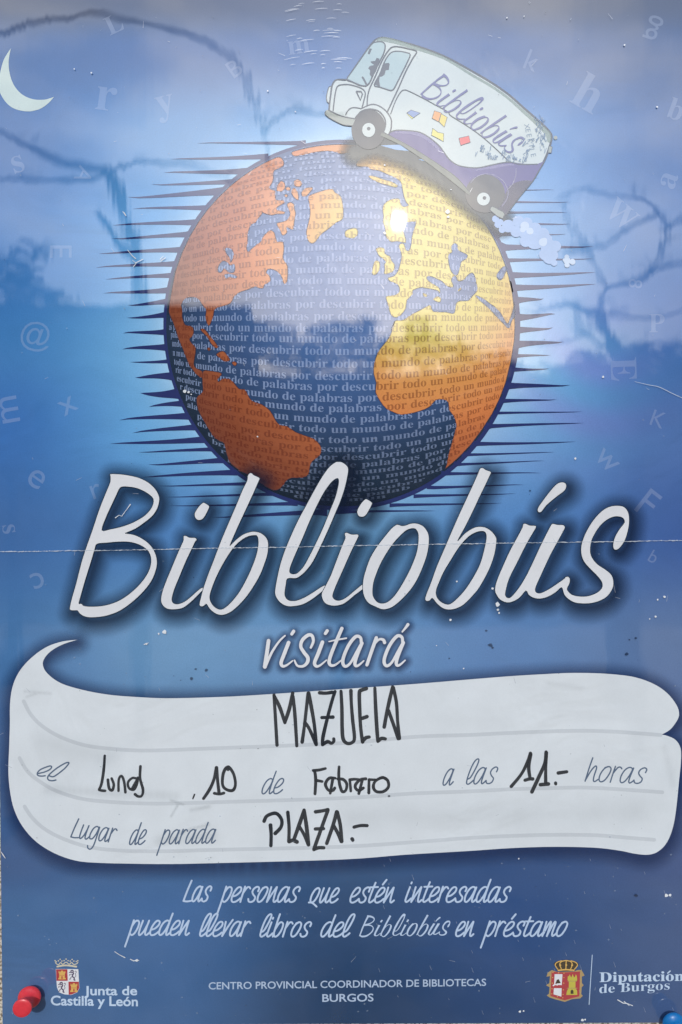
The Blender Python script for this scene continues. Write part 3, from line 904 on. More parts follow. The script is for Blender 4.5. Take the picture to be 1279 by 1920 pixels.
def width(s_):
    v_, _ = type_mesh(serif(s_)); xs = [p[0] for p in v_]
    return max(xs) - min(xs)
PHR = 'todo un mundo de palabras por descubrir '
adv = {ch: width('n' + ch + 'n') - width('nn') for ch in set(PHR)}
NN = width('nn') / 2
unit = 106.0 / sum(adv[c] for c in 'descubrir')
anchors = {617: ('descubrir', 735), 637: ('por', 775), 660: ('de', 747), 684: ('mundo', 715), 707: ('un', 760), 727: ('todo', 755), 748: ('descubrir', 717), 767: ('por', 725), 787: ('palabras', 675),
  806: ('mundo', 660), 825: ('un', 678), 842: ('todo', 700), 857: ('descubrir', 642), 871: ('palabras', 678), 884: ('mundo', 665), 896: ('un', 678), 595: ('todo', 745), 572: ('un', 765), 549: ('un', 665),
  527: ('mundo', 650), 506: ('de', 640), 485: ('por', 700), 464: ('palabras', 690), 443: ('descubrir', 590), 422: ('todo', 640), 403: ('un', 590), 384: ('mundo', 600), 367: ('de', 560), 350: ('palabras', 640),
  335: ('por', 600), 322: ('descubrir', 570), 310: ('todo', 560), 299: ('un', 640), 290: ('mundo', 600), 282: ('de', 560), 907: ('todo', 640), 917: ('por', 600), 926: ('de', 640), 934: ('un', 600)}
light, dark = MB(7.2), MB(7.2)
def is_land(x, y):
    i, j = int(x - MX0), int(y - MY0)
    return bool(0 <= i < MW and 0 <= j < MH and mask[j, i])
def split(a, b, c, depth):
    s3 = (is_land(*a), is_land(*b), is_land(*c), is_land((a[0] + b[0] + c[0]) / 3, (a[1] + b[1] + c[1]) / 3))
    la, lb, lc = math.dist(a, b), math.dist(b, c), math.dist(c, a)
    if all(s3) or not any(s3) and max(la, lb, lc) < 9 or depth > 6 or max(la, lb, lc) < 2.0:
        (DK if sum(s3) > 1 else LT).append((a, b, c)); return
    m = max(la, lb, lc)
    if m == la: q = ((a[0] + b[0]) / 2, (a[1] + b[1]) / 2); split(a, q, c, depth + 1); split(q, b, c, depth + 1)
    elif m == lb: q = ((b[0] + c[0]) / 2, (b[1] + c[1]) / 2); split(a, b, q, depth + 1); split(a, q, c, depth + 1)
    else: q = ((a[0] + c[0]) / 2, (a[1] + c[1]) / 2); split(a, b, q, depth + 1); split(q, b, c, depth + 1)
DK, LT = [], []
for yr, (word, wx) in anchors.items():
    sphi = (yr - GCY) / GRY
    cphi = math.sqrt(max(.05, 1 - sphi * sphi))
    R = GRX
    lonscale = R * (0.55 + 0.45 * cphi)
    text = PHR * 6
    i0 = text.index(word, len(PHR) * 2)
    s0 = lonscale * math.asin(max(-1, min(1, (wx - GCX) / R)))
    pos = [0.0]
    for ch in text: pos.append(pos[-1] + adv[ch] * unit)
    vs = max(.42, cphi)
    for k, ch in enumerate(text):
        if ch == ' ': continue
        sk = s0 + pos[k] - pos[i0]
        lon = sk / lonscale
        if abs(lon) > 1.42: continue
        gv, gf = type_mesh(serif(ch))
        mnx = min(p[0] for p in gv)
        pts = []
        for p in gv:
            lo = (sk + (p[0] - mnx + .03) * unit) / lonscale
            u = math.sin(max(-1.5, min(1.5, lo)))
            yb = (yr + 6) - p[1] * unit * vs * .98
            kk = 1 - .31 * u * u
            pts.append((GCX + R * u, GCY + (yb - GCY) * kk))
        cx_ = sum(p[0] for p in pts) / len(pts); cy_ = sum(p[1] for p in pts) / len(pts)
        if math.hypot((cx_ - GCX) / GRX, (cy_ - GCY) / GRY) > .98: continue
        for t in gf:
            for q in range(1, len(t) - 1):
                split(pts[t[0]], pts[t[q]], pts[t[q + 1]], 0)
for mb, L_ in ((dark, DK), (light, LT)):
    for tri in L_:
        b = len(mb.v)
        mb.v += [W(p[0], p[1], mb.h) for p in tri]
        mb.f.append((b, b + 1, b + 2)); mb.m.append(0)
def ramp_at(ramp, ctr, x, y):
    t = math.hypot(x - ctr[0], y - ctr[1]) / 340
    for (a, ca_), (b, cb_) in zip(ramp, ramp[1:]):
        if t <= b:
            u = max(0, (t - a) / (b - a)); return [p * (1 - u) + q * u for p, q in zip(ca_, cb_)]
    return list(ramp[-1][1])
m_lt = print_mat('pale_globe_type', attr='print', grain=.1)
m_dk = print_mat('brown_globe_type', attr='print', grain=.1)
lt_o, dk_o = light.build('lettering', m_lt, globe), dark.build('lettering', m_dk, globe)
ink_colours(lt_o, lambda x, y: [q * .56 + w_ * (.44 if y < 760 else .44 - .24 * min(1, (y - 760) / 150)) for q, w_ in zip(ramp_at(OCEAN, (676, 490), x, y), C(176, 196, 236))])
ink_colours(dk_o, lambda x, y: [q * .48 + w_ * .52 for q, w_ in zip(ramp_at(LAND, (790, 485), x, y), C(96, 36, 30))])
tag(lt_o, 'pale serif words running over the oceans')
tag(dk_o, 'brown serif words running over the land')

# ------------------------------------------------------------------ outlines of the brush lettering of the title
t1 = lambda p: T(120, 860, 4.568, p)
t2 = lambda p: T(380, 860, 4.568, p)
t3 = lambda p: T(640, 860, 4.568, p)
t4 = lambda p: T(900, 860, 3.997, p)
title = [
 [t1([(404, 132), (470, 132), (560, 143), (650, 165), (730, 205), (790, 262), (820, 320), (823, 365), (805, 430), (765, 490), (700, 545), (620, 600), (540, 635), (536, 640), (600, 650), (660, 675), (720, 715), (765, 765), (795, 830), (804, 890), (795, 950), (765, 1030), (715, 1105), (640, 1185), (550, 1260), (460, 1315), (350, 1350), (240, 1360), (180, 1350), (140, 1325), (125, 1303), (112, 1300), (75, 1300), (58, 1292), (56, 1275), (75, 1190), (110, 1070), (150, 910), (190, 780), (250, 610), (310, 430), (370, 280), (402, 200), (403, 150)]),
  t1([(492, 247), (560, 243), (630, 255), (700, 285), (755, 325), (772, 355), (765, 400), (735, 450), (680, 500), (590, 550), (490, 585), (400, 605), (332, 613), (365, 510), (410, 410), (455, 315)]),
  t1([(290, 731), (370, 722), (470, 713), (560, 714), (640, 733), (705, 770), (735, 805), (750, 850), (748, 910), (725, 975), (680, 1045), (610, 1120), (520, 1190), (430, 1235), (330, 1260), (230, 1265), (175, 1258), (162, 1244), (148, 1240), (135, 1238), (150, 1180), (190, 1040), (240, 880), (270, 780)])],
 [t1([(1195, 378), (1212, 380), (1248, 405), (1245, 430), (1215, 490), (1190, 520), (1160, 528), (1135, 515), (1123, 485), (1130, 455), (1160, 410)])],
 [t1([(1030, 662), (1055, 662), (1080, 675), (1130, 678), (1143, 695), (1130, 712), (1100, 775), (1050, 880), (1000, 1000), (955, 1110), (932, 1190), (935, 1225), (955, 1242), (990, 1242), (1040, 1222), (1100, 1175), (1150, 1130), (1185, 1105), (1212, 1108), (1212, 1130), (1190, 1132), (1150, 1172), (1090, 1230), (1030, 1275), (970, 1290), (910, 1290), (870, 1275), (845, 1245), (836, 1210), (845, 1150), (875, 1060), (925, 940), (975, 820), (1015, 730), (1028, 700)])],
 [t2([(405, 127), (425, 125), (445, 142), (480, 158), (494, 170), (485, 195), (430, 320), (360, 470), (300, 600), (242, 735), (248, 736), (290, 695), (350, 650), (410, 628), (450, 624), (500, 635), (540, 665), (562, 700), (568, 745), (560, 820), (535, 900), (500, 990), (450, 1080), (390, 1170), (320, 1250), (250, 1310), (195, 1335), (150, 1338), (105, 1320), (65, 1285), (38, 1245), (20, 1258), (2, 1266), (-15, 1262), (-23, 1245), (-8, 1180), (12, 1105), (52, 990), (95, 880), (140, 760), (180, 660), (240, 520), (300, 380), (350, 260), (385, 190), (390, 150)]),
  t2([(450, 657), (470, 663), (480, 690), (480, 740), (465, 820), (430, 920), (385, 1020), (325, 1130), (265, 1210), (210, 1265), (165, 1290), (125, 1280), (90, 1250), (70, 1210), (68, 1170), (85, 1110), (120, 1020), (170, 920), (230, 820), (290, 740), (350, 690), (400, 665)])],
 [t2([(1140, 32), (1165, 27), (1200, 32), (1240, 62), (1252, 95), (1245, 150), (1225, 240), (1190, 350), (1140, 470), (1080, 610), (1020, 740), (950, 880), (890, 960), (840, 1005), (800, 1025), (732, 1027), (718, 1080), (708, 1150), (715, 1185), (735, 1208), (765, 1216), (810, 1213), (870, 1190), (940, 1150), (1000, 1110), (1045, 1085), (1065, 1090), (1058, 1112), (1000, 1160), (940, 1205), (870, 1245), (800, 1262), (740, 1265), (690, 1248), (650, 1212), (626, 1165), (625, 1120), (640, 1030), (670, 900), (710, 780), (760, 660), (820, 530), (890, 400), (960, 270), (1030, 150), (1090, 70)]),
  t2([(1155, 170), (1168, 185), (1165, 230), (1140, 330), (1100, 430), (1040, 580), (980, 710), (920, 830), (870, 920), (820, 975), (790, 987), (765, 985), (750, 970), (755, 930), (790, 840), (830, 750), (870, 660), (920, 540), (990, 390), (1050, 280), (1110, 200)])],
 [t3([(205, 350), (222, 347), (265, 375), (262, 400), (225, 470), (200, 495), (175, 500), (150, 490), (138, 460), (145, 430), (175, 380)])],
 [t3([(35, 637), (52, 633), (90, 648), (140, 648), (152, 662), (135, 700), (80, 815), (20, 950), (-38, 1080), (-68, 1160), (-66, 1190), (-43, 1210), (-8, 1212), (42, 1190), (110, 1135), (185, 1075), (205, 1085), (200, 1108), (120, 1168), (60, 1218), (12, 1248), (-48, 1260), (-98, 1255), (-138, 1235), (-160, 1195), (-163, 1150), (-133, 1090), (-88, 1000), (-38, 870), (12, 740), (37, 680), (32, 652)])],
 [t3([(470, 568), (490, 565), (520, 575), (550, 572), (600, 555), (650, 555), (700, 575), (735, 615), (753, 665), (752, 740), (735, 830), (700, 930), (650, 1040), (590, 1130), (510, 1215), (440, 1270), (380, 1290), (340, 1287), (290, 1265), (240, 1240), (205, 1195), (187, 1130), (190, 1040), (210, 960), (250, 850), (310, 750), (380, 660), (430, 600)]),
  t3([(615, 598), (640, 605), (660, 640), (662, 700), (650, 790), (620, 880), (580, 970), (520, 1080), (460, 1170), (400, 1225), (350, 1238), (310, 1225), (280, 1185), (272, 1140), (280, 1060), (310, 970), (350, 880), (410, 780), (470, 700), (540, 630), (580, 605)])],
 [t3([(1190, 85), (1215, 80), (1240, 97), (1282, 114), (1273, 149), (1188, 326), (1130, 450), (1060, 590), (1002, 695), (1008, 696), (1060, 640), (1120, 600), (1170, 583), (1233, 588), (1290, 623), (1327, 674), (1330, 720), (1313, 823), (1268, 949), (1188, 1097), (1130, 1170), (1050, 1250), (980, 1285), (920, 1293), (870, 1280), (820, 1240), (783, 1195), (760, 1215), (735, 1220), (720, 1205), (730, 1160), (770, 1060), (820, 920), (880, 780), (940, 640), (1010, 480), (1080, 330), (1140, 200), (1175, 120)]),
  t3([(1215, 622), (1239, 640), (1243, 686), (1222, 789), (1190, 900), (1140, 1000), (1070, 1110), (1000, 1190), (940, 1240), (900, 1245), (850, 1220), (820, 1180), (815, 1130), (840, 1060), (880, 970), (940, 870), (1010, 760), (1090, 670), (1160, 630)])],
 [t4([(325, 490), (345, 487), (375, 500), (415, 502), (421, 515), (405, 545), (350, 640), (280, 780), (220, 900), (193, 1000), (195, 1030), (210, 1042), (235, 1035), (290, 970), (340, 890), (390, 790), (450, 660), (510, 540), (535, 495), (550, 487), (580, 495), (625, 497), (638, 515), (630, 535), (590, 610), (530, 720), (460, 870), (420, 960), (417, 990), (430, 1005), (460, 1005), (520, 975), (580, 935), (630, 900), (640, 887), (660, 883), (675, 900), (672, 935), (655, 970), (660, 990), (690, 1018), (740, 1030), (800, 1030), (860, 1012), (900, 985), (917, 955), (910, 920), (880, 880), (830, 830), (785, 780), (762, 730), (757, 670), (770, 610), (800, 540), (850, 460), (910, 395), (970, 360), (1030, 352), (1080, 362), (1110, 400), (1119, 450), (1115, 510), (1095, 590), (1070, 640), (1040, 675), (1015, 684), (1000, 672), (997, 640), (1010, 590), (1040, 535), (1075, 490), (1083, 470), (1070, 445), (1040, 435), (1000, 437), (950, 460), (900, 505), (860, 565), (835, 620), (827, 690), (840, 740), (880, 790), (940, 830), (985, 870), (1001, 920), (995, 970), (960, 1025), (910, 1060), (840, 1082), (770, 1086), (710, 1078), (660, 1050), (630, 1015), (612, 965), (570, 1000), (510, 1035), (450, 1050), (400, 1042), (365, 1020), (345, 990), (300, 1040), (250, 1070), (200, 1078), (150, 1055), (122, 1015), (113, 980), (125, 920), (170, 810), (230, 680), (290, 570), (318, 515)])],
 [t4([(625, 177), (645, 190), (647, 215), (630, 245), (570, 290), (500, 350), (465, 395), (445, 404), (432, 390), (440, 360), (490, 290), (550, 215), (590, 182)])]]
def title_word(mb, A, B, D):
    """the same wordmark again, placed by its lower left, lower right and upper left corners"""
    src = np.array([[133, 1143, 1], [1092.6, 1131.7, 1], [208, 889, 1]], float)
    M = np.linalg.solve(src, np.array([A, B, D], float))
    for loops in title:
        ls = [[tuple(np.array([p[0], p[1], 1.0]) @ M) for p in smooth(l, True, 2)] for l in loops]
        mb.poly(ls)

# ------------------------------------------------------------------ the cartoon bus
m_bus = print_mat('bus_white', C(196, 208, 207), grain=.04, mottle=.04)
m_busgrey = print_mat('bus_grey', C(150, 160, 152), grain=.08, mottle=.2)
m_line = print_mat('bus_line', C(44, 62, 76), grain=.1)
m_win = print_mat('bus_window', C(166, 192, 196), grain=.04)
m_sil = print_mat('driver_grey', C(66, 78, 88), grain=.1)
m_tyre = print_mat('tyre_ink', C(50, 62, 70), grain=.12, mottle=.1)
m_tyre2 = print_mat('rear_tyre_ink', C(72, 78, 80), grain=.12, mottle=.1)
m_purple = print_mat('purple_ink', C(86, 80, 138), grain=.06, mottle=.1)
m_purple2 = print_mat('purple_light', C(166, 162, 204), alpha=.65)
m_sill = print_mat('sill_ink', C(104, 114, 106), grain=.08)
m_busword = print_mat('bus_word_ink', C(92, 98, 148), grain=.08)
P5 = lambda p: T(600, 60, 5.329, p)
P6 = lambda p: T(780, 120, 4.568, p)
P7 = lambda p: T(700, 200, 4.568, p)

# printed shade between the bus and the globe
shade_pts = []
for a, b_ in (((668, 286), (730, 268)), ((700, 274), (800, 306)), ((735, 278), (860, 352)), ((800, 310), (880, 372)), ((840, 340), (900, 392)), ((880, 372), (925, 408)), ((905, 396), (940, 418))):
    shade_pts += [(a[0] + (b_[0] - a[0]) * t / 14, a[1] + (b_[1] - a[1]) * t / 14) for t in range(15)]
bus_shade = halo('bus_shade', shade_pts, 8, m_glowbus, globe, 34, 1.25, 3.0, power=.9)
at_ = bus_shade.data.attributes['ink'].data
for q in at_: q.value = min(.93, q.value)

body_top = P5([(95, 790), (100, 720), (115, 600), (125, 540), (150, 495), (190, 480), (270, 480), (330, 390), (400, 290), (470, 190), (530, 110), (570, 75), (610, 62), (660, 63), (760, 85), (900, 125), (1100, 190), (1279, 265)]) \
    + P6([(480, 65), (650, 165), (800, 270), (930, 385), (1040, 480), (1110, 545), (1150, 590), (1163, 625), (1155, 680), (1130, 760), (1095, 840), (1060, 900), (1000, 1000), (900, 1120), (800, 1250), (755, 1310)])
body_bot = P6([(640, 1235), (520, 1130)]) + P7([(780, 690), (600, 540), (420, 420), (250, 330), (110, 262)]) + P5([(640, 1000), (500, 960), (350, 872), (260, 855), (180, 832)])
bt = smooth(body_top, False, 4)
mb = MB(9)
mb.poly([bt + body_bot])
mb.stroke(P5([(115, 550), (95, 560), (80, 610), (72, 660), (80, 700), (100, 710)]), 3, 1)
mb.poly([P5([(118, 548), (95, 560), (80, 610), (72, 660), (80, 700), (102, 712)])], 0)
mb.stroke(bt, [3.2] * 60 + [4.2] * (len(bt) - 60), 1, sm=False)
bus = mb.build('bus', [m_bus, m_line], poster)
tag(bus, 'white cartoon bus with purple flank driving over the globe')
# soft grey edge of the roof
mb = MB(9.3)
mb.stroke(P5([(585, 90), (620, 80), (680, 84), (800, 115), (900, 148), (1100, 212), (1279, 285)]) + P6([(470, 92), (640, 190), (790, 295), (915, 405), (1020, 498), (1095, 565), (1135, 612), (1140, 660)]), [6, 8, 9, 8, 7, 6, 5, 5, 5, 5, 6, 7, 9, 10, 7])
mb.build('roof_edge', print_mat('roof_edge_ink', C(150, 172, 164), alpha=.55), bus)

rear = smooth(P7([(130, 238), (150, 220), (200, 204), (300, 207), (400, 222), (480, 265), (560, 330), (600, 380), (650, 450), (720, 500), (800, 520), (900, 525), (1000, 505), (1100, 484), (1180, 478), (1245, 486)]), False, 4) \
    + P6([(960, 862), (1040, 860), (1095, 838), (1060, 900), (1000, 1000), (900, 1120), (800, 1250), (755, 1290), (640, 1235), (540, 1150)]) + P7([(800, 700), (700, 620), (560, 515), (420, 430), (300, 350), (180, 280)])
mb = MB(10)
mb.poly([rear])
mb.stroke(P7([(150, 222), (200, 206), (300, 209), (400, 224), (480, 267), (560, 332), (600, 382), (650, 452), (720, 502), (800, 522), (900, 527), (1000, 507), (1100, 486), (1180, 480)]) + P6([(880, 862), (960, 864), (1040, 862)]), 2.4, 2)
mb.stroke(P7([(190, 222), (300, 226), (390, 240), (470, 282), (540, 345), (570, 385)]), [2, 5, 6, 6, 5, 2], 1)
mb.stroke(P7([(880, 545), (1000, 528), (1100, 508), (1200, 500)]), [2, 5, 5, 2], 1)
flank = mb.build('flank', [m_purple, m_purple2, m_line], bus)
# grey tail below the flank and the rear wheel arch
mb = MB(10.5)
mb.poly([smooth(P6([(800, 1050), (880, 1010), (960, 1000), (985, 1020), (900, 1120), (800, 1250), (755, 1300), (640, 1240), (700, 1180), (770, 1110)]), True, 3)], 0)
mb.build('tail_panel', print_mat('tail_grey', C(104, 104, 118), alpha=.8, mottle=.2), bus)
mb = MB(11)
mb.disc(910, 364, 37, 36)
rw = mb.build('wheel', m_tyre2, bus)
mb = MB(11.4)
mb.stroke(P6([(470, 1020), (520, 970), (600, 945), (680, 960), (750, 1010), (790, 1090), (780, 1160), (740, 1220)]), 1.6, 0)
mb.stroke(P6([(860, 900), (855, 960), (830, 1030), (795, 1070)]), 1.6, 0)
mb.build('arch_line', print_mat('arch_line_ink', C(170, 168, 196), alpha=.7), bus)
for (hx, hy, hr, dx, dy, wheel_parent) in ((907, 374, 12.5, 1.8, -2, rw),):
    mb = MB(12)
    mb.disc(hx, hy, hr, mi=0); mb.stroke([(hx + hr * math.cos(a * .5), hy + hr * math.sin(a * .5)) for a in range(13)], 1, 1, closed=True); mb.disc(hx + dx, hy + dy, 3.4, mi=1)
    mb.build('hub', [m_bus, m_line], rw)
# front wheel
mb = MB(11)
mb.disc(692, 243.5, 32.3, 37.5)
fw = mb.build('wheel', m_tyre, bus)
mb = MB(12)
mb.disc(692, 244.7, 12.6, 13.6, mi=0); mb.stroke([(692 + 12.6 * math.cos(a * .5), 244.7 + 13.6 * math.sin(a * .5)) for a in range(13)], 1, 1, closed=True); mb.disc(692, 242.2, 3.4, mi=1)
mb.build('hub', [m_bus, m_line], fw)
arch_o = P5([(425, 768), (480, 742), (530, 729), (590, 743), (655, 788), (702, 850), (718, 905), (710, 985), (688, 1030)])
arch_i = P5([(640, 1002), (660, 925), (645, 860), (595, 800), (520, 776), (445, 785), (400, 810)])
mb = MB(11.6)
mb.poly([smooth(arch_o, False, 4) + smooth(arch_i, False, 4)], 0)
mb.stroke(arch_o, 2.6, 1); mb.stroke(arch_i, 2.6, 1)
mb.build('fender', [m_bus, m_line], bus)
mb = MB(11.2)
mb.poly([smooth(P5([(60, 795), (90, 785), (180, 830), (260, 855), (352, 872), (345, 900), (322, 940), (240, 930), (160, 895), (90, 855), (55, 825)]), True, 3)], 0)
mb.stroke(P5([(90, 786), (180, 831), (260, 856), (352, 873)]), 2.6, 1)
mb.stroke(P5([(58, 800), (56, 825), (90, 856), (160, 896), (240, 932), (322, 941)]), 1.8, 1)
mb.build('bumper', [m_busgrey, m_line], bus)
mb = MB(12.4)
mb.poly([P6([(640, 1232), (660, 1222), (750, 1270), (762, 1290), (745, 1328), (700, 1310), (635, 1255)])], 0)
mb.stroke(P6([(640, 1232), (660, 1222), (750, 1270), (762, 1290), (745, 1328), (700, 1310), (635, 1255)]), 1.6, 1, sm=False, closed=True)
mb.build('bumper', [m_busgrey, m_line], bus)
mb = MB(12.1)
mb.poly([P7([(62, 250), (80, 224), (130, 245), (300, 335), (450, 425), (600, 525), (720, 615), (830, 740), (825, 762), (780, 730), (650, 625), (500, 510), (380, 425), (250, 340), (130, 283)])], 0)
mb.stroke(P7([(80, 224), (130, 245), (300, 335), (450, 425), (600, 525), (720, 615), (830, 740)]), 1.5, 1)
mb.build('sill', [m_sill, m_line], bus)
mb = MB(8.6)
for q in (P7([(65, 335), (230, 328), (308, 383), (190, 372)]), P7([(388, 455), (440, 452), (468, 478)]), P7([(570, 562), (590, 558), (628, 592), (615, 592)])):
    mb.poly([q])
mb.build('gap_light', print_mat('gap_sky_ink', C(134, 176, 222), grain=.05), bus)
# windows
win = smooth(P5([(572, 106), (620, 105), (645, 120), (655, 150), (640, 220), (600, 300), (540, 420), (500, 510), (462, 545), (400, 535), (330, 505), (272, 480), (330, 392), (400, 292), (470, 192), (530, 120)]), True, 3)
mb = MB(12)
mb.poly([win], 0); mb.stroke(win, 2.4, 1, sm=False, closed=True)
ws = mb.build('window', [m_win, m_line], bus)
mb = MB(12.5)
mb.poly([P5([(510, 300), (555, 295), (570, 265), (600, 275), (588, 330), (560, 400), (520, 460), (500, 430), (505, 390), (485, 370), (500, 347), (545, 335), (515, 315)])])
mb.poly([P5([(498, 170), (522, 175), (500, 230), (480, 225)])])
mb.stroke(P5([(430, 460), (450, 495), (470, 535)]), 3.6)
mb.build('driver', m_sil, ws)
side = smooth(P5([(545, 535), (600, 430), (650, 300), (700, 225), (740, 203), (800, 200), (860, 212), (905, 232), (870, 320), (820, 420), (770, 520), (740, 575), (710, 590), (660, 575), (600, 555)]), True, 3)
door = P5([(475, 742), (478, 660), (500, 570), (560, 440), (620, 300), (680, 200), (730, 155), (800, 155), (890, 175), (968, 200), (930, 270), (860, 400), (790, 560), (720, 710), (680, 795)])
mb = MB(12)
mb.poly([side], 0); mb.stroke(side, 2.4, 1, sm=False, closed=True)
sw = mb.build('window', [m_win, m_line], bus)
mb = MB(12.5)
mb.poly([P5([(605, 400), (650, 320), (690, 315), (700, 330), (690, 385), (660, 390), (650, 430), (625, 450), (600, 455), (595, 490), (605, 553), (552, 533), (580, 470)])])
mb.build('driver', m_sil, sw)
mb = MB(12.2)
mb.stroke(door, 2.4)
mb.stroke(P5([(135, 790), (150, 660), (165, 580), (180, 548), (215, 533), (300, 532), (400, 560), (445, 590), (456, 630), (440, 700), (422, 770)]), 2.2)
mb.stroke(P5([(260, 832), (290, 782), (340, 760), (422, 772)]), 2)
mb.stroke(P5([(462, 545), (500, 512)]), 2.4)
mb.stroke(P5([(190, 480), (270, 482), (335, 508), (400, 537), (462, 546)]), 2.6)
mb.stroke(P5([(365, 598), (415, 601), (427, 625), (409, 690)]), 2.6, sm=False, closed=True)
mb.stroke(P5([(710, 822), (760, 690), (810, 605), (850, 584), (900, 600), (1010, 655), (1140, 725), (1279, 802)]) + P6([(300, 447), (430, 528), (560, 620), (680, 725), (790, 830)]), 1.8)
mb.build('door_line', m_line, bus)
# the word on the side
mb = MB(13)
title_word(mb, (788.8, 177.4), (948.6, 285.3), (832.5, 138.6))
mb.build('bus_lettering', m_busword, bus)
# books on the flank
for pl, colr, ex in ((P5([(870, 815), (912, 785), (1005, 815), (935, 862)]), (118, 146, 196), P5([(870, 815), (935, 862), (922, 874), (878, 830)])),
                     (P6([(160, 405), (220, 425), (195, 500), (140, 470)]), (226, 160, 92), None), (P6([(218, 430), (270, 460), (245, 545), (200, 500)]), (226, 206, 98), None),
                     (P6([(145, 555), (190, 590), (240, 600), (238, 668), (185, 640), (135, 615)]), (222, 214, 104), None), (P6([(370, 640), (455, 620), (468, 675), (385, 702)]), (226, 92, 88), None)):
    mb = MB(13)
    mb.poly([pl], 0)
    if ex: mb.poly([ex], 2)
    mb.stroke(pl, 1.1, 1, sm=False, closed=True)
    mb.build('book', [print_mat('book_ink', C(*colr), grain=.08), m_line, print_mat('page_ink', C(214, 210, 120), grain=.08)], bus)
# scrawl at the tail of the bus
mb = MB(13.4)
def scrawl(cx, cy, wdt, hgt, ang, n, size):
    a = math.radians(ang)
    for _ in range(n):
        u, q = rnd.uniform(-.5, .5) * wdt, rnd.uniform(-.5, .5) * hgt
        x, y = cx + u * math.cos(a) - q * math.sin(a), cy + u * math.sin(a) + q * math.cos(a)
        g = GL[rnd.choice('aeilnrstuvbh')][0]
        b_ = a + rnd.uniform(-.35, .35)
        k = size * rnd.uniform(.6, 1.3)
        for s_ in g:
            mb.stroke([(x + k * (p[0] * math.cos(b_) + p[1] * math.sin(b_)), y + k * (p[0] * math.sin(b_) - p[1] * math.cos(b_))) for p in s_], rnd.uniform(.7, 1.2), n=2)
for i, ch in enumerate('XEEITIE'):
    v_, f_ = type_mesh(ch, -.01)
    a = math.radians(78)
    ox, oy = 983 + i * 2.0, 234 + i * 9.2
    mb.raw([(ox + 14 * (p[0] * math.cos(a) + p[1] * math.sin(a)), oy + 14 * (p[0] * math.sin(a) - p[1] * math.cos(a))) for p in v_], f_)
scrawl(990, 268, 24, 50, 40, 14, 7)
scrawl(1014, 258, 18, 62, -10, 20, 8)
scrawl(925, 293, 76, 18, 12, 24, 6.5)
scrawl(962, 300, 50, 10, 5, 10, 8)
mb.build('scrawl', print_mat('scrawl_ink', C(108, 140, 172), alpha=.75), bus)
mb = MB(9.2)
mb.poly([P6([(1140, 705), (1168, 712), (1160, 765), (1130, 762)])], 0); mb.stroke(P6([(1140, 705), (1168, 712), (1160, 765), (1130, 762)]), 1.4, 1, sm=False, closed=True)
mb.disc(1042, 259, 3.6, mi=0)
mb.build('tail_lamp', [m_busgrey, m_line], bus)

# exhaust puffs
mb = MB(8.7)
Z8 = lambda x, y: (900 + x / 3.375, 380 + y / 3.375)
for x, y, r in ((100, 105, 22), (115, 140, 22), (142, 172, 22), (130, 125, 20), (180, 150, 40), (245, 120, 36), (230, 185, 36), (300, 130, 34), (350, 165, 38), (290, 190, 45), (400, 198, 38), (290, 245, 38), (350, 240, 58), (420, 235, 38), (478, 278, 36), (440, 290, 55), (410, 330, 36), (465, 335, 32), (440, 348, 42), (470, 382, 21)):
    c = Z8(x, y); mb.disc(c[0], c[1], r / 3.375, n=28)
for x, y, r in ((285, 150, 28), (318, 182, 22), (272, 172, 18), (400, 252, 26), (410, 240, 16), (550, 345, 15), (552, 370, 22), (586, 376, 19), (552, 396, 17), (536, 365, 12)):
    c = Z8(x, y); mb.disc(c[0], c[1], r / 3.375, n=24, mi=1)
mb.build('exhaust_smoke', [print_mat('smoke_ink', C(152, 182, 224), grain=.05, mottle=.2), print_mat('smoke_light', C(186, 206, 230), grain=.04)], poster)

# ------------------------------------------------------------------ the big title
names = ['letter_b', 'dot', 'letter_i', 'letter_b', 'letter_l', 'dot', 'letter_i', 'letter_o', 'letter_b', 'letter_u_s', 'accent']
glow_pts = []
title_o = None
for i, loops in enumerate(title):
    mb = MB(15 + i * .05)
    sm_ = [smooth(l, True, 3) for l in loops]
    mb.poly(sm_)
    for l in sm_: mb.stroke(l, 1.2, 1, sm=False, closed=True)
    for l in sm_: glow_pts += smooth(l, True, 2)
    o = mb.build('title_letter', [m_white, m_glowline] if False else [m_white, m_line], poster)
halo('title_glow', glow_pts, 14.4, m_glow, poster, 34, .68, 3.0, off=(6, 7), power=1.2)

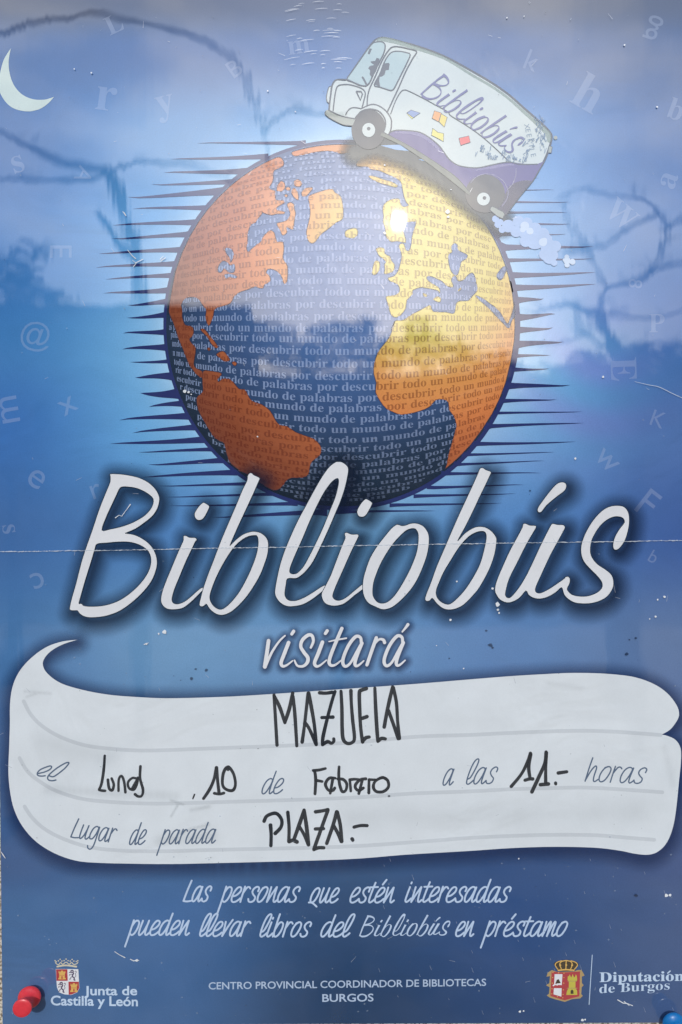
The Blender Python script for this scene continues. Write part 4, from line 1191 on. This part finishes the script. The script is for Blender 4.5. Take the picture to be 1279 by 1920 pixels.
mb = MB(15); smp = []
zv = lambda p: T(480, 1160, 4.263, p)
BA = [(845, 190), (838, 150), (800, 143), (745, 210), (705, 300), (698, 355), (720, 380), (760, 350), (810, 260), (850, 190)]
BS = [(850, 195), (815, 280), (795, 345), (800, 375), (825, 370), (865, 335)]
W1, W2 = [24, 24, 27, 27, 27, 27, 24, 20, 20, 22], [28, 28, 28, 24, 18, 11]
for pts, ws_ in (([(105, 175), (92, 270), (75, 383)], [30, 30, 32]), ([(82, 376), (130, 270), (190, 180), (236, 135)], [22, 20, 16, 13]), ([(265, 190), (230, 280), (205, 350), (218, 378), (250, 370), (297, 335)], [30, 30, 28, 24, 17, 11]), ([(290, 122), (305, 100)], [25, 27]),
   ([(442, 230), (462, 180), (452, 136), (420, 131), (375, 170), (362, 220), (385, 265), (418, 310), (413, 350), (380, 378), (335, 374), (312, 332)], [19, 23, 26, 28, 28, 26, 28, 30, 28, 22, 18, 14]), ([(535, 187), (500, 280), (472, 350), (485, 378), (515, 372), (567, 330)], [30, 30, 28, 24, 17, 11]), ([(558, 118), (573, 96)], [25, 27]),
   ([(690, 77), (650, 170), (605, 280), (588, 345), (605, 372), (640, 366), (687, 330)], [28, 28, 28, 28, 24, 17, 11]), ([(586, 182), (650, 168), (726, 155)], [9, 14, 13]), (BA, W1), (BS, W2), ([(965, 152), (930, 250), (890, 368)], [28, 28, 26]), ([(942, 214), (985, 166), (1020, 168), (1031, 190)], [14, 18, 24, 27]),
   ([(p[0] + 330, p[1] - 4) for p in BA], W1), ([(p[0] + 330, p[1] - 4) for p in BS], W2), ([(1172, 104), (1200, 70), (1217, 46)], [13, 20, 26])):
    q = zv(pts); mb.stroke(q, [w_ / 4.263 for w_ in ws_], n=6); smp += smooth(q, n=8)
mb.build('subtitle_lettering', m_white, poster)
halo('subtitle_glow', smp, 14.3, m_glow2, poster, 16, .75, 3.0, off=(1, 2))

# ------------------------------------------------------------------ the white scroll
L3 = lambda p: T(0, 1180, 3.1975, p)
R4 = lambda p: T(879, 1240, 3.1975, p)
scroll = (smooth(L3([(467, 62), (380, 72), (290, 102), (210, 155), (140, 225), (95, 300), (72, 380), (64, 470), (64, 560), (60, 700), (55, 850), (65, 970), (90, 1080), (140, 1180), (220, 1270), (330, 1340), (460, 1385), (600, 1398), (800, 1403), (1000, 1405), (1279, 1400)]) + [(640, 1611), (760, 1602)]
  + R4([(0, 1135), (250, 1118), (500, 1110), (750, 1115), (900, 1132), (1000, 1152), (1080, 1157), (1140, 1135), (1190, 1080), (1225, 990), (1245, 870), (1262, 700), (1272, 600), (1270, 520), (1240, 470), (1190, 445), (1155, 438)]), False, 4)[:-1]
  + smooth(R4([(1155, 438), (1205, 410), (1245, 360), (1261, 315), (1245, 260), (1190, 190), (1110, 135), (1000, 95), (880, 78), (750, 70), (600, 69), (450, 76), (250, 88), (0, 108)]) + [(780, 1282), (640, 1292), (480, 1303), (400, 1307)]
  + L3([(1000, 412), (800, 403), (650, 390), (500, 362), (370, 322), (290, 265), (262, 215), (270, 175), (310, 130), (380, 90), (467, 62)]), False, 4)[:-1])
mb = MB(11)
mb.poly([scroll])
banner = mb.build('scroll', m_paper, poster)
tag(banner, 'white scroll panel filled in by hand with black marker')
halo('scroll_glow', [((a[0] + (b_[0] - a[0]) * t), (a[1] + (b_[1] - a[1]) * t)) for a, b_ in zip(scroll, scroll[1:] + scroll[:1]) for t in (0, .34, .67)], 10.5, m_glow2, poster, 32, .66, 4.0, off=(1, 5), power=1.4)
rules = [L3([(147, 430), (190, 510), (260, 580), (370, 645), (520, 695), (700, 717), (900, 725), (1279, 712)]) + [(640, 1393), (780, 1381)] + R4([(0, 440), (250, 428), (500, 418), (700, 415), (900, 422), (1150, 440)]),
  L3([(122, 770), (170, 850), (250, 915), (350, 970), (500, 1015), (700, 1035), (950, 1043), (1279, 1035)]) + [(640, 1496), (780, 1487)] + R4([(0, 778), (250, 765), (500, 758), (700, 755), (900, 765), (1160, 783)]),
  L3([(152, 1060), (200, 1130), (280, 1200), (400, 1260), (550, 1305), (750, 1325), (1000, 1328), (1279, 1320)]) + [(640, 1587), (780, 1578)] + R4([(0, 1057), (250, 1045), (500, 1038), (750, 1040), (950, 1055), (1112, 1068)])]
for r_ in rules:
    mb = MB(12); mb.stroke(r_, 7.0, n=6); mb.build('ruled_line', m_rule, banner)

for word, x0, x1, y0, y1, xh in (('de', 491, 534, 1488, 1487, 28), ('Lugar', 133, 222, 1569, 1580, 26), ('de', 243, 277, 1583, 1582, 27), ('parada', 301, 407, 1582, 1580, 26), ('a', 830, 853, 1472, 1471, 30), ('las', 874, 935, 1470, 1468, 30), ('horas', 1096, 1214, 1464, 1469, 29)):
    mb = MB(13); script(mb, word, x0, x1, y0, xh, 2.6, y1=y1); mb.build('printed_word', m_script, banner)
mb = MB(13)
z6 = lambda p: T(50, 1400, 4.263, p)
mb.stroke(z6([(95, 213), (150, 200), (192, 180), (206, 160), (195, 152), (165, 160), (115, 182), (92, 210), (98, 228), (125, 233), (155, 230)]), 2.6)
mb.stroke(z6([(183, 228), (215, 238), (250, 220), (310, 172), (343, 132), (335, 124), (310, 132), (250, 168), (190, 218), (174, 248), (185, 265), (212, 270), (240, 264)]), 2.6)
mb.build('printed_word', m_script, banner)

# smudges and handling creases on the bare scroll
m_smudge = print_mat('smudge_grey', C(120, 126, 128), ink=True)
def line_pts(a, b_, n=14):
    return [(a[0] + (b_[0] - a[0]) * t / n, a[1] + (b_[1] - a[1]) * t / n) for t in range(n + 1)]
for pts, reach, st in ((line_pts((48, 1296), (96, 1300)) + line_pts((52, 1306), (70, 1300)), 5, .15), (line_pts((322, 1500), (345, 1508)) + line_pts((334, 1510), (322, 1530)), 4, .2), (line_pts((360, 1518), (392, 1512)) + line_pts((340, 1560), (392, 1545)), 7, .16),
                       (line_pts((660, 1530), (1190, 1522), 40), 50, .07), (line_pts((300, 1576), (400, 1566)), 20, .12), (line_pts((90, 1480), (330, 1492), 20), 16, .12), (line_pts((1030, 1280), (1090, 1290)), 10, .07), (line_pts((1246, 1400), (1262, 1470)), 12, .08), (line_pts((80, 1390), (200, 1420)), 40, .08)):
    halo('smudge', pts, 12.3 + .2 * rnd.random(), m_smudge, banner, reach, st, 2.5 if reach < 12 else 6.0, power=1.6)

z8 = lambda p: T(480, 1270, 4.263, p)
z7 = lambda p: T(340, 1400, 4.263, p)
z56 = lambda p: T(560, 1400, 5.329, p)
zb = lambda p: T(810, 1390, 2.974, p)
hand = {
 'MAZUELA': (z8, 25 / 4.263, [[(148, 140), (158, 300), (172, 540)], [(150, 150), (195, 240), (235, 360)], [(235, 355), (270, 250), (297, 125)], [(300, 150), (315, 300), (330, 545)],
   [(420, 125), (405, 260), (390, 390), (373, 515)], [(425, 125), (445, 230), (470, 380), (485, 535)], [(395, 360), (430, 410), (482, 530)], [(512, 122), (560, 125), (612, 118)], [(635, 112), (610, 190), (575, 320), (540, 470), (535, 535)], [(530, 320), (575, 318), (618, 316)], [(535, 537), (575, 512), (605, 525), (625, 510), (625, 490)],
   [(683, 110), (690, 250), (692, 400), (700, 490), (730, 525), (770, 520), (790, 480), (775, 330), (765, 200), (762, 105)], [(885, 88), (850, 100), (830, 120), (832, 250), (840, 400), (855, 515)], [(855, 325), (890, 312)], [(855, 512), (880, 482), (908, 475)],
   [(953, 85), (960, 250), (970, 420), (978, 508)], [(978, 510), (1005, 487), (1036, 490)], [(1095, 75), (1070, 180), (1045, 300), (1028, 395)], [(1100, 80), (1125, 200), (1135, 350), (1148, 485)], [(1062, 265), (1100, 370), (1140, 487)]]),
 'lunes': (z6, 19 / 4.263, [[(630, 70), (622, 180), (605, 290), (585, 340)], [(585, 343), (605, 348), (632, 350)], [(655, 262), (665, 330), (690, 345), (702, 300), (685, 252)], [(740, 350), (742, 260), (765, 232), (785, 280), (795, 362)], [(892, 255), (850, 248), (815, 285), (825, 330), (862, 340), (885, 300), (895, 245)], [(850, 332), (885, 270)], [(915, 155), (912, 250), (935, 340), (925, 390), (895, 394), (872, 378)]]),
 'ten': (z7, 22 / 4.263, [[(285, 165), (265, 260), (230, 340), (182, 412)], [(287, 165), (295, 270), (306, 365)], [(268, 370), (310, 376), (345, 368)], [(378, 180), (362, 168), (338, 220), (335, 305), (370, 342), (418, 345), (437, 295), (422, 215), (385, 162), (362, 170)]]),
 'comma': (z7, 11 / 4.263, [[(110, 380), (97, 413)]]),
 'Febrero': (z56, 26 / 5.329, [[(150, 235), (210, 230), (272, 215)], [(165, 240), (175, 330), (168, 468)], [(175, 332), (240, 345)], [(370, 312), (310, 312), (272, 370), (300, 430), (345, 435), (365, 410)], [(345, 320), (320, 462)], [(408, 198), (405, 290), (415, 380), (440, 445), (475, 432), (485, 370), (450, 325), (395, 320)],
   [(515, 325), (525, 440)], [(515, 328), (560, 322), (605, 325)], [(675, 318), (620, 327), (575, 372), (572, 410), (605, 435), (650, 410)], [(640, 330), (605, 465)], [(707, 325), (705, 458)], [(707, 326), (770, 328)], [(890, 330), (840, 305), (770, 342), (750, 400), (780, 445), (850, 445), (900, 400), (895, 340), (860, 308), (812, 314)]]),
 'PLAZA': (z7, 26 / 4.263, [[(666, 592), (690, 550), (760, 530), (805, 580), (800, 640), (755, 690)], [(717, 625), (722, 700), (720, 788)], [(855, 522), (865, 640), (863, 755)], [(865, 757), (895, 745), (928, 758)], [(985, 505), (950, 610), (905, 735)], [(985, 507), (1005, 640), (1020, 780)], [(950, 640), (985, 700), (1017, 777)], [(1077, 518), (1130, 510), (1175, 500)], [(1175, 505), (1130, 630), (1065, 812)], [(1075, 655), (1140, 652)], [(1063, 820), (1100, 805), (1142, 805)]]),
 'PLAZA2': (z56, 32 / 5.329, [[(385, 648), (345, 790), (285, 962)], [(390, 652), (420, 780), (435, 943)], [(355, 790), (395, 860), (430, 943)], [(557, 800), (620, 785), (688, 785)], [(538, 918), (545, 930)]]),
 'eleven': (zb, 17 / 2.974, [[(550, 65), (535, 110), (500, 180), (443, 250)], [(553, 70), (540, 140), (548, 205)], [(520, 215), (545, 208), (563, 208)], [(637, 58), (630, 120), (600, 190), (558, 280)], [(640, 62), (635, 150), (635, 230)], [(605, 240), (650, 236)], [(690, 230), (691, 236)], [(705, 175), (752, 168)]])}
k = 0
for key, (fn, w, strokes) in hand.items():
    mb = MB(13 + k * .0)
    for s_ in strokes:
        q = fn(s_)
        mb.stroke(q, [w * rnd.uniform(1.02, 1.26) for _ in q], n=6)
    mb.build('handwriting', m_marker, banner)

# ------------------------------------------------------------------ lines of print at the foot
m_scr_ink = print_mat('pale_script_ink', C(186, 206, 232), grain=.04)
for word, x0, x1, y0, xh in (('Las', 343, 399, 1690, 28), ('personas', 414, 565, 1691, 28), ('que', 578, 638, 1692, 27), ('estén', 656, 741, 1692, 28), ('interesadas', 759, 960, 1691, 28),
                             ('pueden', 241, 357, 1753, 27), ('llevar', 374, 472, 1755, 27), ('libros', 487, 586, 1756, 27), ('del', 601, 663, 1756, 27), ('Bibliobús', 674, 839, 1755, 27), ('en', 854, 890, 1755, 27), ('préstamo', 908, 1066, 1755, 27)):
    mb = MB(3)
    if word == 'Bibliobús': title_word(mb, (674, 1755), (829, 1754), (689, 1716))
    else: script(mb, word, x0, x1, y0, xh, 3.4)
    mb.build('printed_word', m_scr_ink, poster)
mb = MB(3)
put_type(mb, 'CENTRO PROVINCIAL COORDINADOR DE BIBLIOTECAS', 392, 912, 1854.8, 1848, hgt=13.4, offset=.012)
put_type(mb, 'BURGOS', 605, 701, 1878, 1877, hgt=14.4, offset=.014)
m_sans = print_mat('grey_blue_type', C(178, 196, 220), grain=.04)
mb.build('printed_line', m_sans, poster)

# regional government mark: crowned shield of castles and lions
m_red = print_mat('heraldic_red', C(176, 62, 66), grain=.06)
m_gold = print_mat('heraldic_gold', C(222, 178, 96), grain=.06)
m_goldl = print_mat('crown_gold', C(214, 206, 180), grain=.06)
m_lion = print_mat('lion_purple', C(74, 58, 92), grain=.1)
J = lambda p: T(80, 1780, 6.09, p)
logo = MB(3)
logo.poly([J([(155, 222), (412, 225), (420, 370), (425, 440), (400, 490), (330, 520), (250, 512), (190, 488), (168, 430), (160, 330)])], 0)
logo.poly([J([(158, 226), (287, 226), (291, 358), (163, 358)])], 1)
logo.poly([J([(299, 368), (418, 368), (422, 440), (398, 488), (330, 516), (302, 516)])], 1)
def castle(mb, f, x, y, w, h, mi, di):
    P = [(0, 1), (.04, .82), (.14, .80), (.14, .35), (.06, .30), (.06, .08), (.18, .08), (.18, .18), (.30, .18), (.30, .08), (.40, .08), (.40, 0), (.60, 0), (.60, .08), (.70, .08), (.70, .18), (.82, .18), (.82, .08), (.94, .08), (.94, .30), (.86, .35), (.86, .80), (.96, .82), (1, 1)]
    mb.poly([f([(x + p[0] * w, y + p[1] * h) for p in P])], mi)
    mb.poly([f([(x + w * .42, y + h * .95), (x + w * .42, y + h * .68), (x + w * .5, y + h * .6), (x + w * .58, y + h * .68), (x + w * .58, y + h * .95)])], di)
    mb.poly([f([(x + w * .2, y + h * .52), (x + w * .8, y + h * .52), (x + w * .8, y + h * .56), (x + w * .2, y + h * .56)])], di)
def lion(mb, f, x, y, k, mi):
    for pts, w in (([(20, 10), (35, 0), (48, 8), (44, 22), (52, 38), (40, 55), (46, 78), (60, 90), (56, 108), (68, 112)], 13), ([(44, 22), (22, 30), (8, 20), (2, 28)], 7), ([(48, 40), (26, 52), (8, 48), (4, 58)], 7), ([(42, 70), (22, 80), (18, 98), (4, 100)], 8), ([(58, 84), (78, 66), (72, 40), (84, 22), (76, 8), (66, 16)], 6), ([(30, 6), (22, 18), (34, 28)], 8)):
        mb.stroke(f([(x + p[0] * k, y + p[1] * k) for p in pts]), w * k / 6.09, mi, n=4)
castle(logo, J, 182, 240, 88, 102, 2, 1)
castle(logo, J, 318, 384, 88, 102, 2, 1)
lion(logo, J, 306, 238, 1.0, 3)
lion(logo, J, 182, 376, 1.0, 3)
logo.stroke(J([(172, 196), (230, 184), (290, 182), (390, 196)]), 3.2, 4)
logo.stroke(J([(152, 150), (165, 165), (190, 172), (210, 148), (235, 168), (272, 145), (308, 168), (335, 148), (360, 170), (395, 162), (408, 146)]), 1.6, 4)
for x, y in ((148, 128), (160, 140), (185, 130), (205, 112), (225, 132), (250, 128), (273, 110), (296, 128), (320, 132), (342, 114), (362, 132), (390, 138), (406, 128)):
    c = J([(x, y)])[0]; logo.disc(c[0], c[1], 1.3, n=10, mi=4)
crest = logo.build('crest', [m_white, m_red, m_gold, m_lion, m_goldl], poster)
tag(crest, 'red and white quartered shield under a crown')
mb = MB(3)
put_type(mb, 'Junta de', 158.8, 258, 1865.4, hgt=17, offset=.022)
put_type(mb, 'Castilla y León', 96, 259.4, 1884.2, 1886, hgt=18, offset=.022)
mb.build('printed_line', m_pale, poster)

# provincial government mark
m_brass = print_mat('brass_ink', C(176, 150, 100), grain=.08)
m_lime = print_mat('castle_lime', C(196, 184, 72), grain=.06)
m_dk2 = print_mat('dark_olive', C(70, 58, 40), grain=.1)
Q = lambda p: T(1010, 1780, 4.755, p)
lg = MB(3)
lg.poly([Q([(85, 205), (120, 183), (150, 195), (175, 200), (320, 195), (350, 183), (385, 183), (412, 232), (387, 242), (388, 300), (404, 318), (386, 336), (382, 398), (396, 413), (372, 436), (300, 443), (235, 467), (160, 447), (100, 428), (74, 410), (94, 396), (100, 336), (68, 320), (98, 300), (103, 238), (72, 242)])], 0)
lg.poly([Q([(118, 198), (235, 204), (372, 196), (365, 418), (300, 434), (235, 453), (160, 432), (107, 414)])], 1)
lg.poly([Q([(145, 220), (215, 220), (208, 320), (140, 315)])], 2)
lg.poly([Q([(138, 345), (208, 345), (205, 420), (135, 400)])], 2)
lg.poly([Q([(150, 305), (165, 270), (182, 265), (200, 300)])], 5)
lg.poly([Q([(130, 318), (160, 300), (170, 316), (205, 318), (200, 340), (160, 340)])], 1)
lg.stroke(Q([(132, 322), (150, 312), (170, 316)]), 2.2, 2)
lg.poly([Q([(262, 240), (272, 238), (279, 222), (286, 238), (292, 250), (298, 240), (306, 218), (313, 240), (319, 250), (327, 240), (335, 222), (343, 240), (346, 276), (331, 282), (330, 340), (345, 370), (347, 405), (248, 405), (255, 370), (271, 340), (272, 282), (260, 272)])], 3)
lg.poly([Q([(287, 396), (287, 368), (300, 356), (313, 368), (313, 396)])], 5)
lg.stroke(Q([(262, 282), (340, 282)]), 1.2, 0); lg.stroke(Q([(256, 345), (344, 345)]), 1.2, 0)
for x, y in ((130, 205), (180, 208), (228, 212), (128, 250), (126, 300), (122, 350), (120, 395), (228, 250), (226, 300), (222, 360), (220, 400), (170, 420), (218, 430)):
    c = Q([(x, y)])[0]; lg.disc(c[0], c[1], 1.0, n=8, mi=4)
lg.poly([smooth(Q([(138, 132), (160, 110), (200, 98), (250, 94), (300, 98), (340, 112), (358, 135), (330, 160), (318, 190), (175, 190), (165, 160)]), True, 3)], 5)
lg.stroke(Q([(178, 186), (245, 180), (316, 186)]), 2.6, 4)
for pts in ([(172, 176), (150, 140), (165, 115), (205, 100)], [(205, 172), (190, 135), (205, 108), (245, 98)], [(245, 172), (248, 98)], [(288, 172), (302, 135), (288, 108), (250, 98)], [(322, 176), (348, 140), (332, 115), (290, 100)]):
    lg.stroke(Q(pts), 1.7, 4)
for x, y in ((195, 140), (248, 138), (300, 140)):
    c = Q([(x, y)])[0]; lg.disc(c[0], c[1], 1.8, n=10, mi=4)
crest2 = lg.build('crest', [m_brass, m_red, m_white, m_lime, m_gold, m_dk2], poster)
tag(crest2, 'red shield with a yellow castle in a gold frame')
mb = MB(3)
mb.stroke(Q([(480, 50), (452, 490)]), 1.3)
mb.build('divider', m_pale, poster)
mb = MB(3)
put_type(mb, serif('Diputacio') + serif('n'), 1124.5, 1283, 1841, 1838.5, hgt=18.2, offset=.006)
mb.stroke([(1252.5, 1824.5), (1257, 1820.5)], 2.4)
put_type(mb, serif('de Burgos'), 1124, 1256, 1862, 1855, hgt=16.5, offset=-.006, shear=.03)
mb.build('printed_line', m_pale, poster)

# ------------------------------------------------------------------ wear: the fold, chips, scratches and dust
m_chip = print_mat('bare_paper', C(226, 230, 234), grain=.1)
m_scr = print_mat('scratch_white', C(214, 222, 234), alpha=.42, rough=.3)
m_dust = print_mat('dust_grey', C(176, 194, 212), alpha=.28)
m_spot = print_mat('dark_spot', C(22, 34, 58), alpha=.55)
fold = [(-10, 1034.5), (60, 1034), (120, 1032.7), (200, 1032), (290, 1030.4), (380, 1028.2), (470, 1027), (560, 1025.5), (660, 1023), (740, 1022), (830, 1020.2), (920, 1019), (1010, 1017.5), (1100, 1016.4), (1220, 1014.3), (1298, 1013)]
mb = MB(17)
fs = smooth(fold, False, 30)
fs = [(p[0], p[1] + rnd.uniform(-.5, .5)) for p in fs]
mb.stroke(fs, [rnd.choice((.5, .8, 1.1, 1.6, 2.0)) for _ in fs], sm=False)
mb.stroke([(1190, 716), (1215, 722), (1235, 726), (1260, 738), (1282, 748)], [.6, 1, 1.2, 1.2, 1], n=4)
mb.build('fold_crease', print_mat('fold_white', C(214, 222, 232), alpha=.72), poster)
def blob(mb, x, y, r, mi=0, el=1.0):
    n = 9; a0 = rnd.random() * 6
    mb.poly([[(x + r * rnd.uniform(.65, 1.15) * math.cos(a0 + 6.283 * i / n), y + r * el * rnd.uniform(.65, 1.15) * math.sin(a0 + 6.283 * i / n)) for i in range(n)]], mi)
mb = MB(17.5)
for x, y, r in ((348, 734, 4.2), (355, 736, 2.6), (360, 740, 1.6), (840, 398, 5), (841, 408, 3), (722, 438, 3.4), (310, 1185, 4.8), (276, 1207, 2.4), (299, 1188, 2), (449, 1129, 2.2), (933, 1133, 5), (934, 1143, 2.6), (936, 1149, 2), (924, 1103, 2.6), (857, 1090, 2.1), (845, 1162, 2.6), (870, 1253, 1.7), (819, 1210, 1.3),
   (1079, 860, 2.8), (1131, 707, 2.8), (1171, 86, 2), (1232, 202, 2), (951, 35, 1.6), (983, 32, 1.3), (1233, 1124, 2.2), (1246, 1119, 3), (1229, 1156, 2.6), (1218, 1160, 1.6), (973, 1609, 1.6), (1249, 1678, 4), (1256, 1677, 3), (975, 1895, 3), (982, 1894, 2), (1092, 1911, 3.4), (1097, 1910, 2), (555, 211, 1.5), (503, 172, 1.6), (484, 819, 1.8), (722, 311, 2), (846, 357, 1.4), (258, 1799, 3), (173, 138, 1.8), (141, 131, 1.6)):
    blob(mb, x, y, r * .9)
for pts in ([(218, 971), (225, 966), (230, 968), (238, 957), (246, 946)], [(235, 400), (238, 406), (232, 398)], [(241, 470), (250, 481), (256, 486)], [(252, 501), (258, 493), (270, 487), (256, 494), (250, 489)], [(302, 487), (308, 481), (305, 488), (312, 484), (303, 491)], [(217, 1783), (226, 1789), (236, 1794)], [(246, 1797), (252, 1800), (262, 1799)], [(4, 1596), (8, 1602), (12, 1608)], [(272, 1208), (280, 1205)], [(1158, 1873), (1168, 1879), (1176, 1880), (1186, 1884)], [(1170, 1876), (1180, 1884)]):
    mb.stroke(pts, [rnd.uniform(.8, 1.8) for _ in pts], sm=False)
tag(mb.build('chips', m_chip, poster), kind='stuff')
mb = MB(16.5)
for _ in range(38):
    a = rnd.uniform(-.5, .6); r = rnd.uniform(30, 150)
    x, y = rnd.uniform(545, 650), rnd.uniform(2, 130)
    sl = (x - 610) / 420.0 - .05
    L_ = rnd.uniform(6, 30)
    mb.stroke([(x - L_ / 2, y - sl * L_ / 2), (x, y - .8), (x + L_ / 2, y + sl * L_ / 2)], [.3, rnd.uniform(.6, 1.1), .3], n=3)
for _ in range(40):
    x, y = rnd.uniform(700, 1275), rnd.uniform(1590, 1910)
    L_ = rnd.uniform(3, 11)
    mb.stroke([(x, y), (x + L_ * .35, y + L_)], [.3, .55], sm=False)
for _ in range(80):
    x, y = rnd.uniform(0, 1279), rnd.uniform(0, 1915); a = rnd.uniform(0, 3.14); L_ = rnd.uniform(3, 14)
    mb.stroke([(x, y), (x + L_ * math.cos(a), y + L_ * math.sin(a))], [.4, .7], sm=False)
tag(mb.build('scratches', m_scr, poster), kind='stuff')
mb = MB(16)
for _ in range(330):
    x = rnd.uniform(0, 1279)
    y = rnd.uniform(1600, 1915) if rnd.random() < .45 else rnd.uniform(0, 1915)
    blob(mb, x, y, rnd.choice((.6, .8, .9, 1.1, 1.4, 1.9)), 0, rnd.uniform(.6, 1))
tag(mb.build('dust', m_dust, poster), kind='stuff')
mb = MB(16.2)
for x, y, r in ((920, 1209, 5), (924, 1214, 3), (388, 1256, 4), (368, 1254, 2.4), (360, 1272, 4), (340, 1275, 1.4), (912, 1182, 3), (1192, 1196, 3), (1180, 1199, 2), (1175, 1226, 4), (994, 920, 2.4), (1193, 1678, 4), (485, 1403, 1.6), (452, 1403, 1), (71, 1570, 1.2), (1165, 1490, 1), (730, 1492, 3), (115, 377, 1), (525, 243, 1), (400, 33, 1.2), (843, 1234, 2)):
    blob(mb, x, y, r, 0, .75)
for _ in range(90):
    blob(mb, rnd.uniform(0, 1279), rnd.uniform(0, 1915), rnd.uniform(.5, 1.1))
tag(mb.build('dark_spots', m_spot, poster), kind='stuff')

# ------------------------------------------------------------------ push pins
def lathe(profile, p0, axis, mat, name, parent, n=40):
    """profile: (height along the pin, radius) in picture units"""
    ax = Vector(axis).normalized()
    ux = ax.cross(Vector((0, 0, 1))).normalized(); uy = ax.cross(ux)
    v, f = [], []
    for h, r in profile:
        for k in range(n):
            a = 2 * math.pi * k / n
            q = ax * (h * S) + ux * (r * S * math.cos(a)) + uy * (r * S * math.sin(a))
            v.append(tuple(q))
    for i in range(len(profile) - 1):
        for k in range(n):
            f.append((i * n + k, i * n + (k + 1) % n, (i + 1) * n + (k + 1) % n, (i + 1) * n + k))
    f.append(tuple(range(n - 1, -1, -1))); f.append(tuple((len(profile) - 1) * n + k for k in range(n)))
    o = mesh(name, v, f, mat, parent, True)
    m = o.modifiers.new('edge', 'EDGE_SPLIT'); m.split_angle = math.radians(38)
    return o
def plastic(name, col):
    m = bpy.data.materials.new(name); m.use_nodes = True
    n, l = m.node_tree.nodes, m.node_tree.links
    p = n['Principled BSDF']
    t = n.new('ShaderNodeTexCoord'); g = n.new('ShaderNodeTexNoise'); g.inputs['Scale'].default_value = 700; g.inputs['Detail'].default_value = 4
    l.new(t.outputs['Object'], g.inputs['Vector'])
    mr_ = n.new('ShaderNodeMapRange'); mr_.inputs['To Min'].default_value = .82; mr_.inputs['To Max'].default_value = 1.15
    l.new(g.outputs[0], mr_.inputs['Value'])
    c = n.new('ShaderNodeRGB'); c.outputs[0].default_value = col
    s_ = n.new('ShaderNodeVectorMath'); s_.operation = 'SCALE'
    l.new(c.outputs[0], s_.inputs[0]); l.new(mr_.outputs[0], s_.inputs['Scale'])
    l.new(s_.outputs[0], p.inputs['Base Color'])
    p.inputs['Roughness'].default_value = .32
    p.inputs['Subsurface Weight'].default_value = 0.0
    return m
m_steel = bpy.data.materials.new('pin_steel'); m_steel.use_nodes = True
m_steel.node_tree.nodes['Principled BSDF'].inputs['Metallic'].default_value = 1
m_steel.node_tree.nodes['Principled BSDF'].inputs['Roughness'].default_value = .25
m_steel.node_tree.nodes['Principled BSDF'].inputs['Base Color'].default_value = (.55, .55, .55, 1)
def push_pin(x, y, axis, mat, label, gap):
    r = empty('push_pin', W(x, y, 0))
    tag(r, label, 'push pin', 'push pins holding the poster')
    lathe([(-22, .3), (-20, 1.7), (gap + 2, 1.9)], None, axis, m_steel, 'needle', r, 14)
    body = [(gap, 17.5), (gap + 1.5, 20), (gap + 4, 20.6), (gap + 6.5, 19.6), (gap + 9, 16.5), (gap + 12, 12), (gap + 17, 9.2), (gap + 24, 8.6), (gap + 30, 9.4), (gap + 34, 11.5), (gap + 36.5, 14.5), (gap + 38, 16.2), (gap + 40, 16.6), (gap + 42, 16.2), (gap + 43, 15.0), (gap + 43.2, 9), (gap + 43.1, .4)]
    lathe(body, None, axis, mat, 'handle', r)
push_pin(62, 1861, (.13, -1, .03), plastic('red_plastic', C(216, 56, 66)), 'red plastic push pin stuck near the castle and lion shield', 14)
push_pin(1257, 1903, (-.02, -1, -.13), plastic('blue_plastic', C(10, 110, 178)), 'blue plastic push pin at the lower edge below the white province lettering', 18)
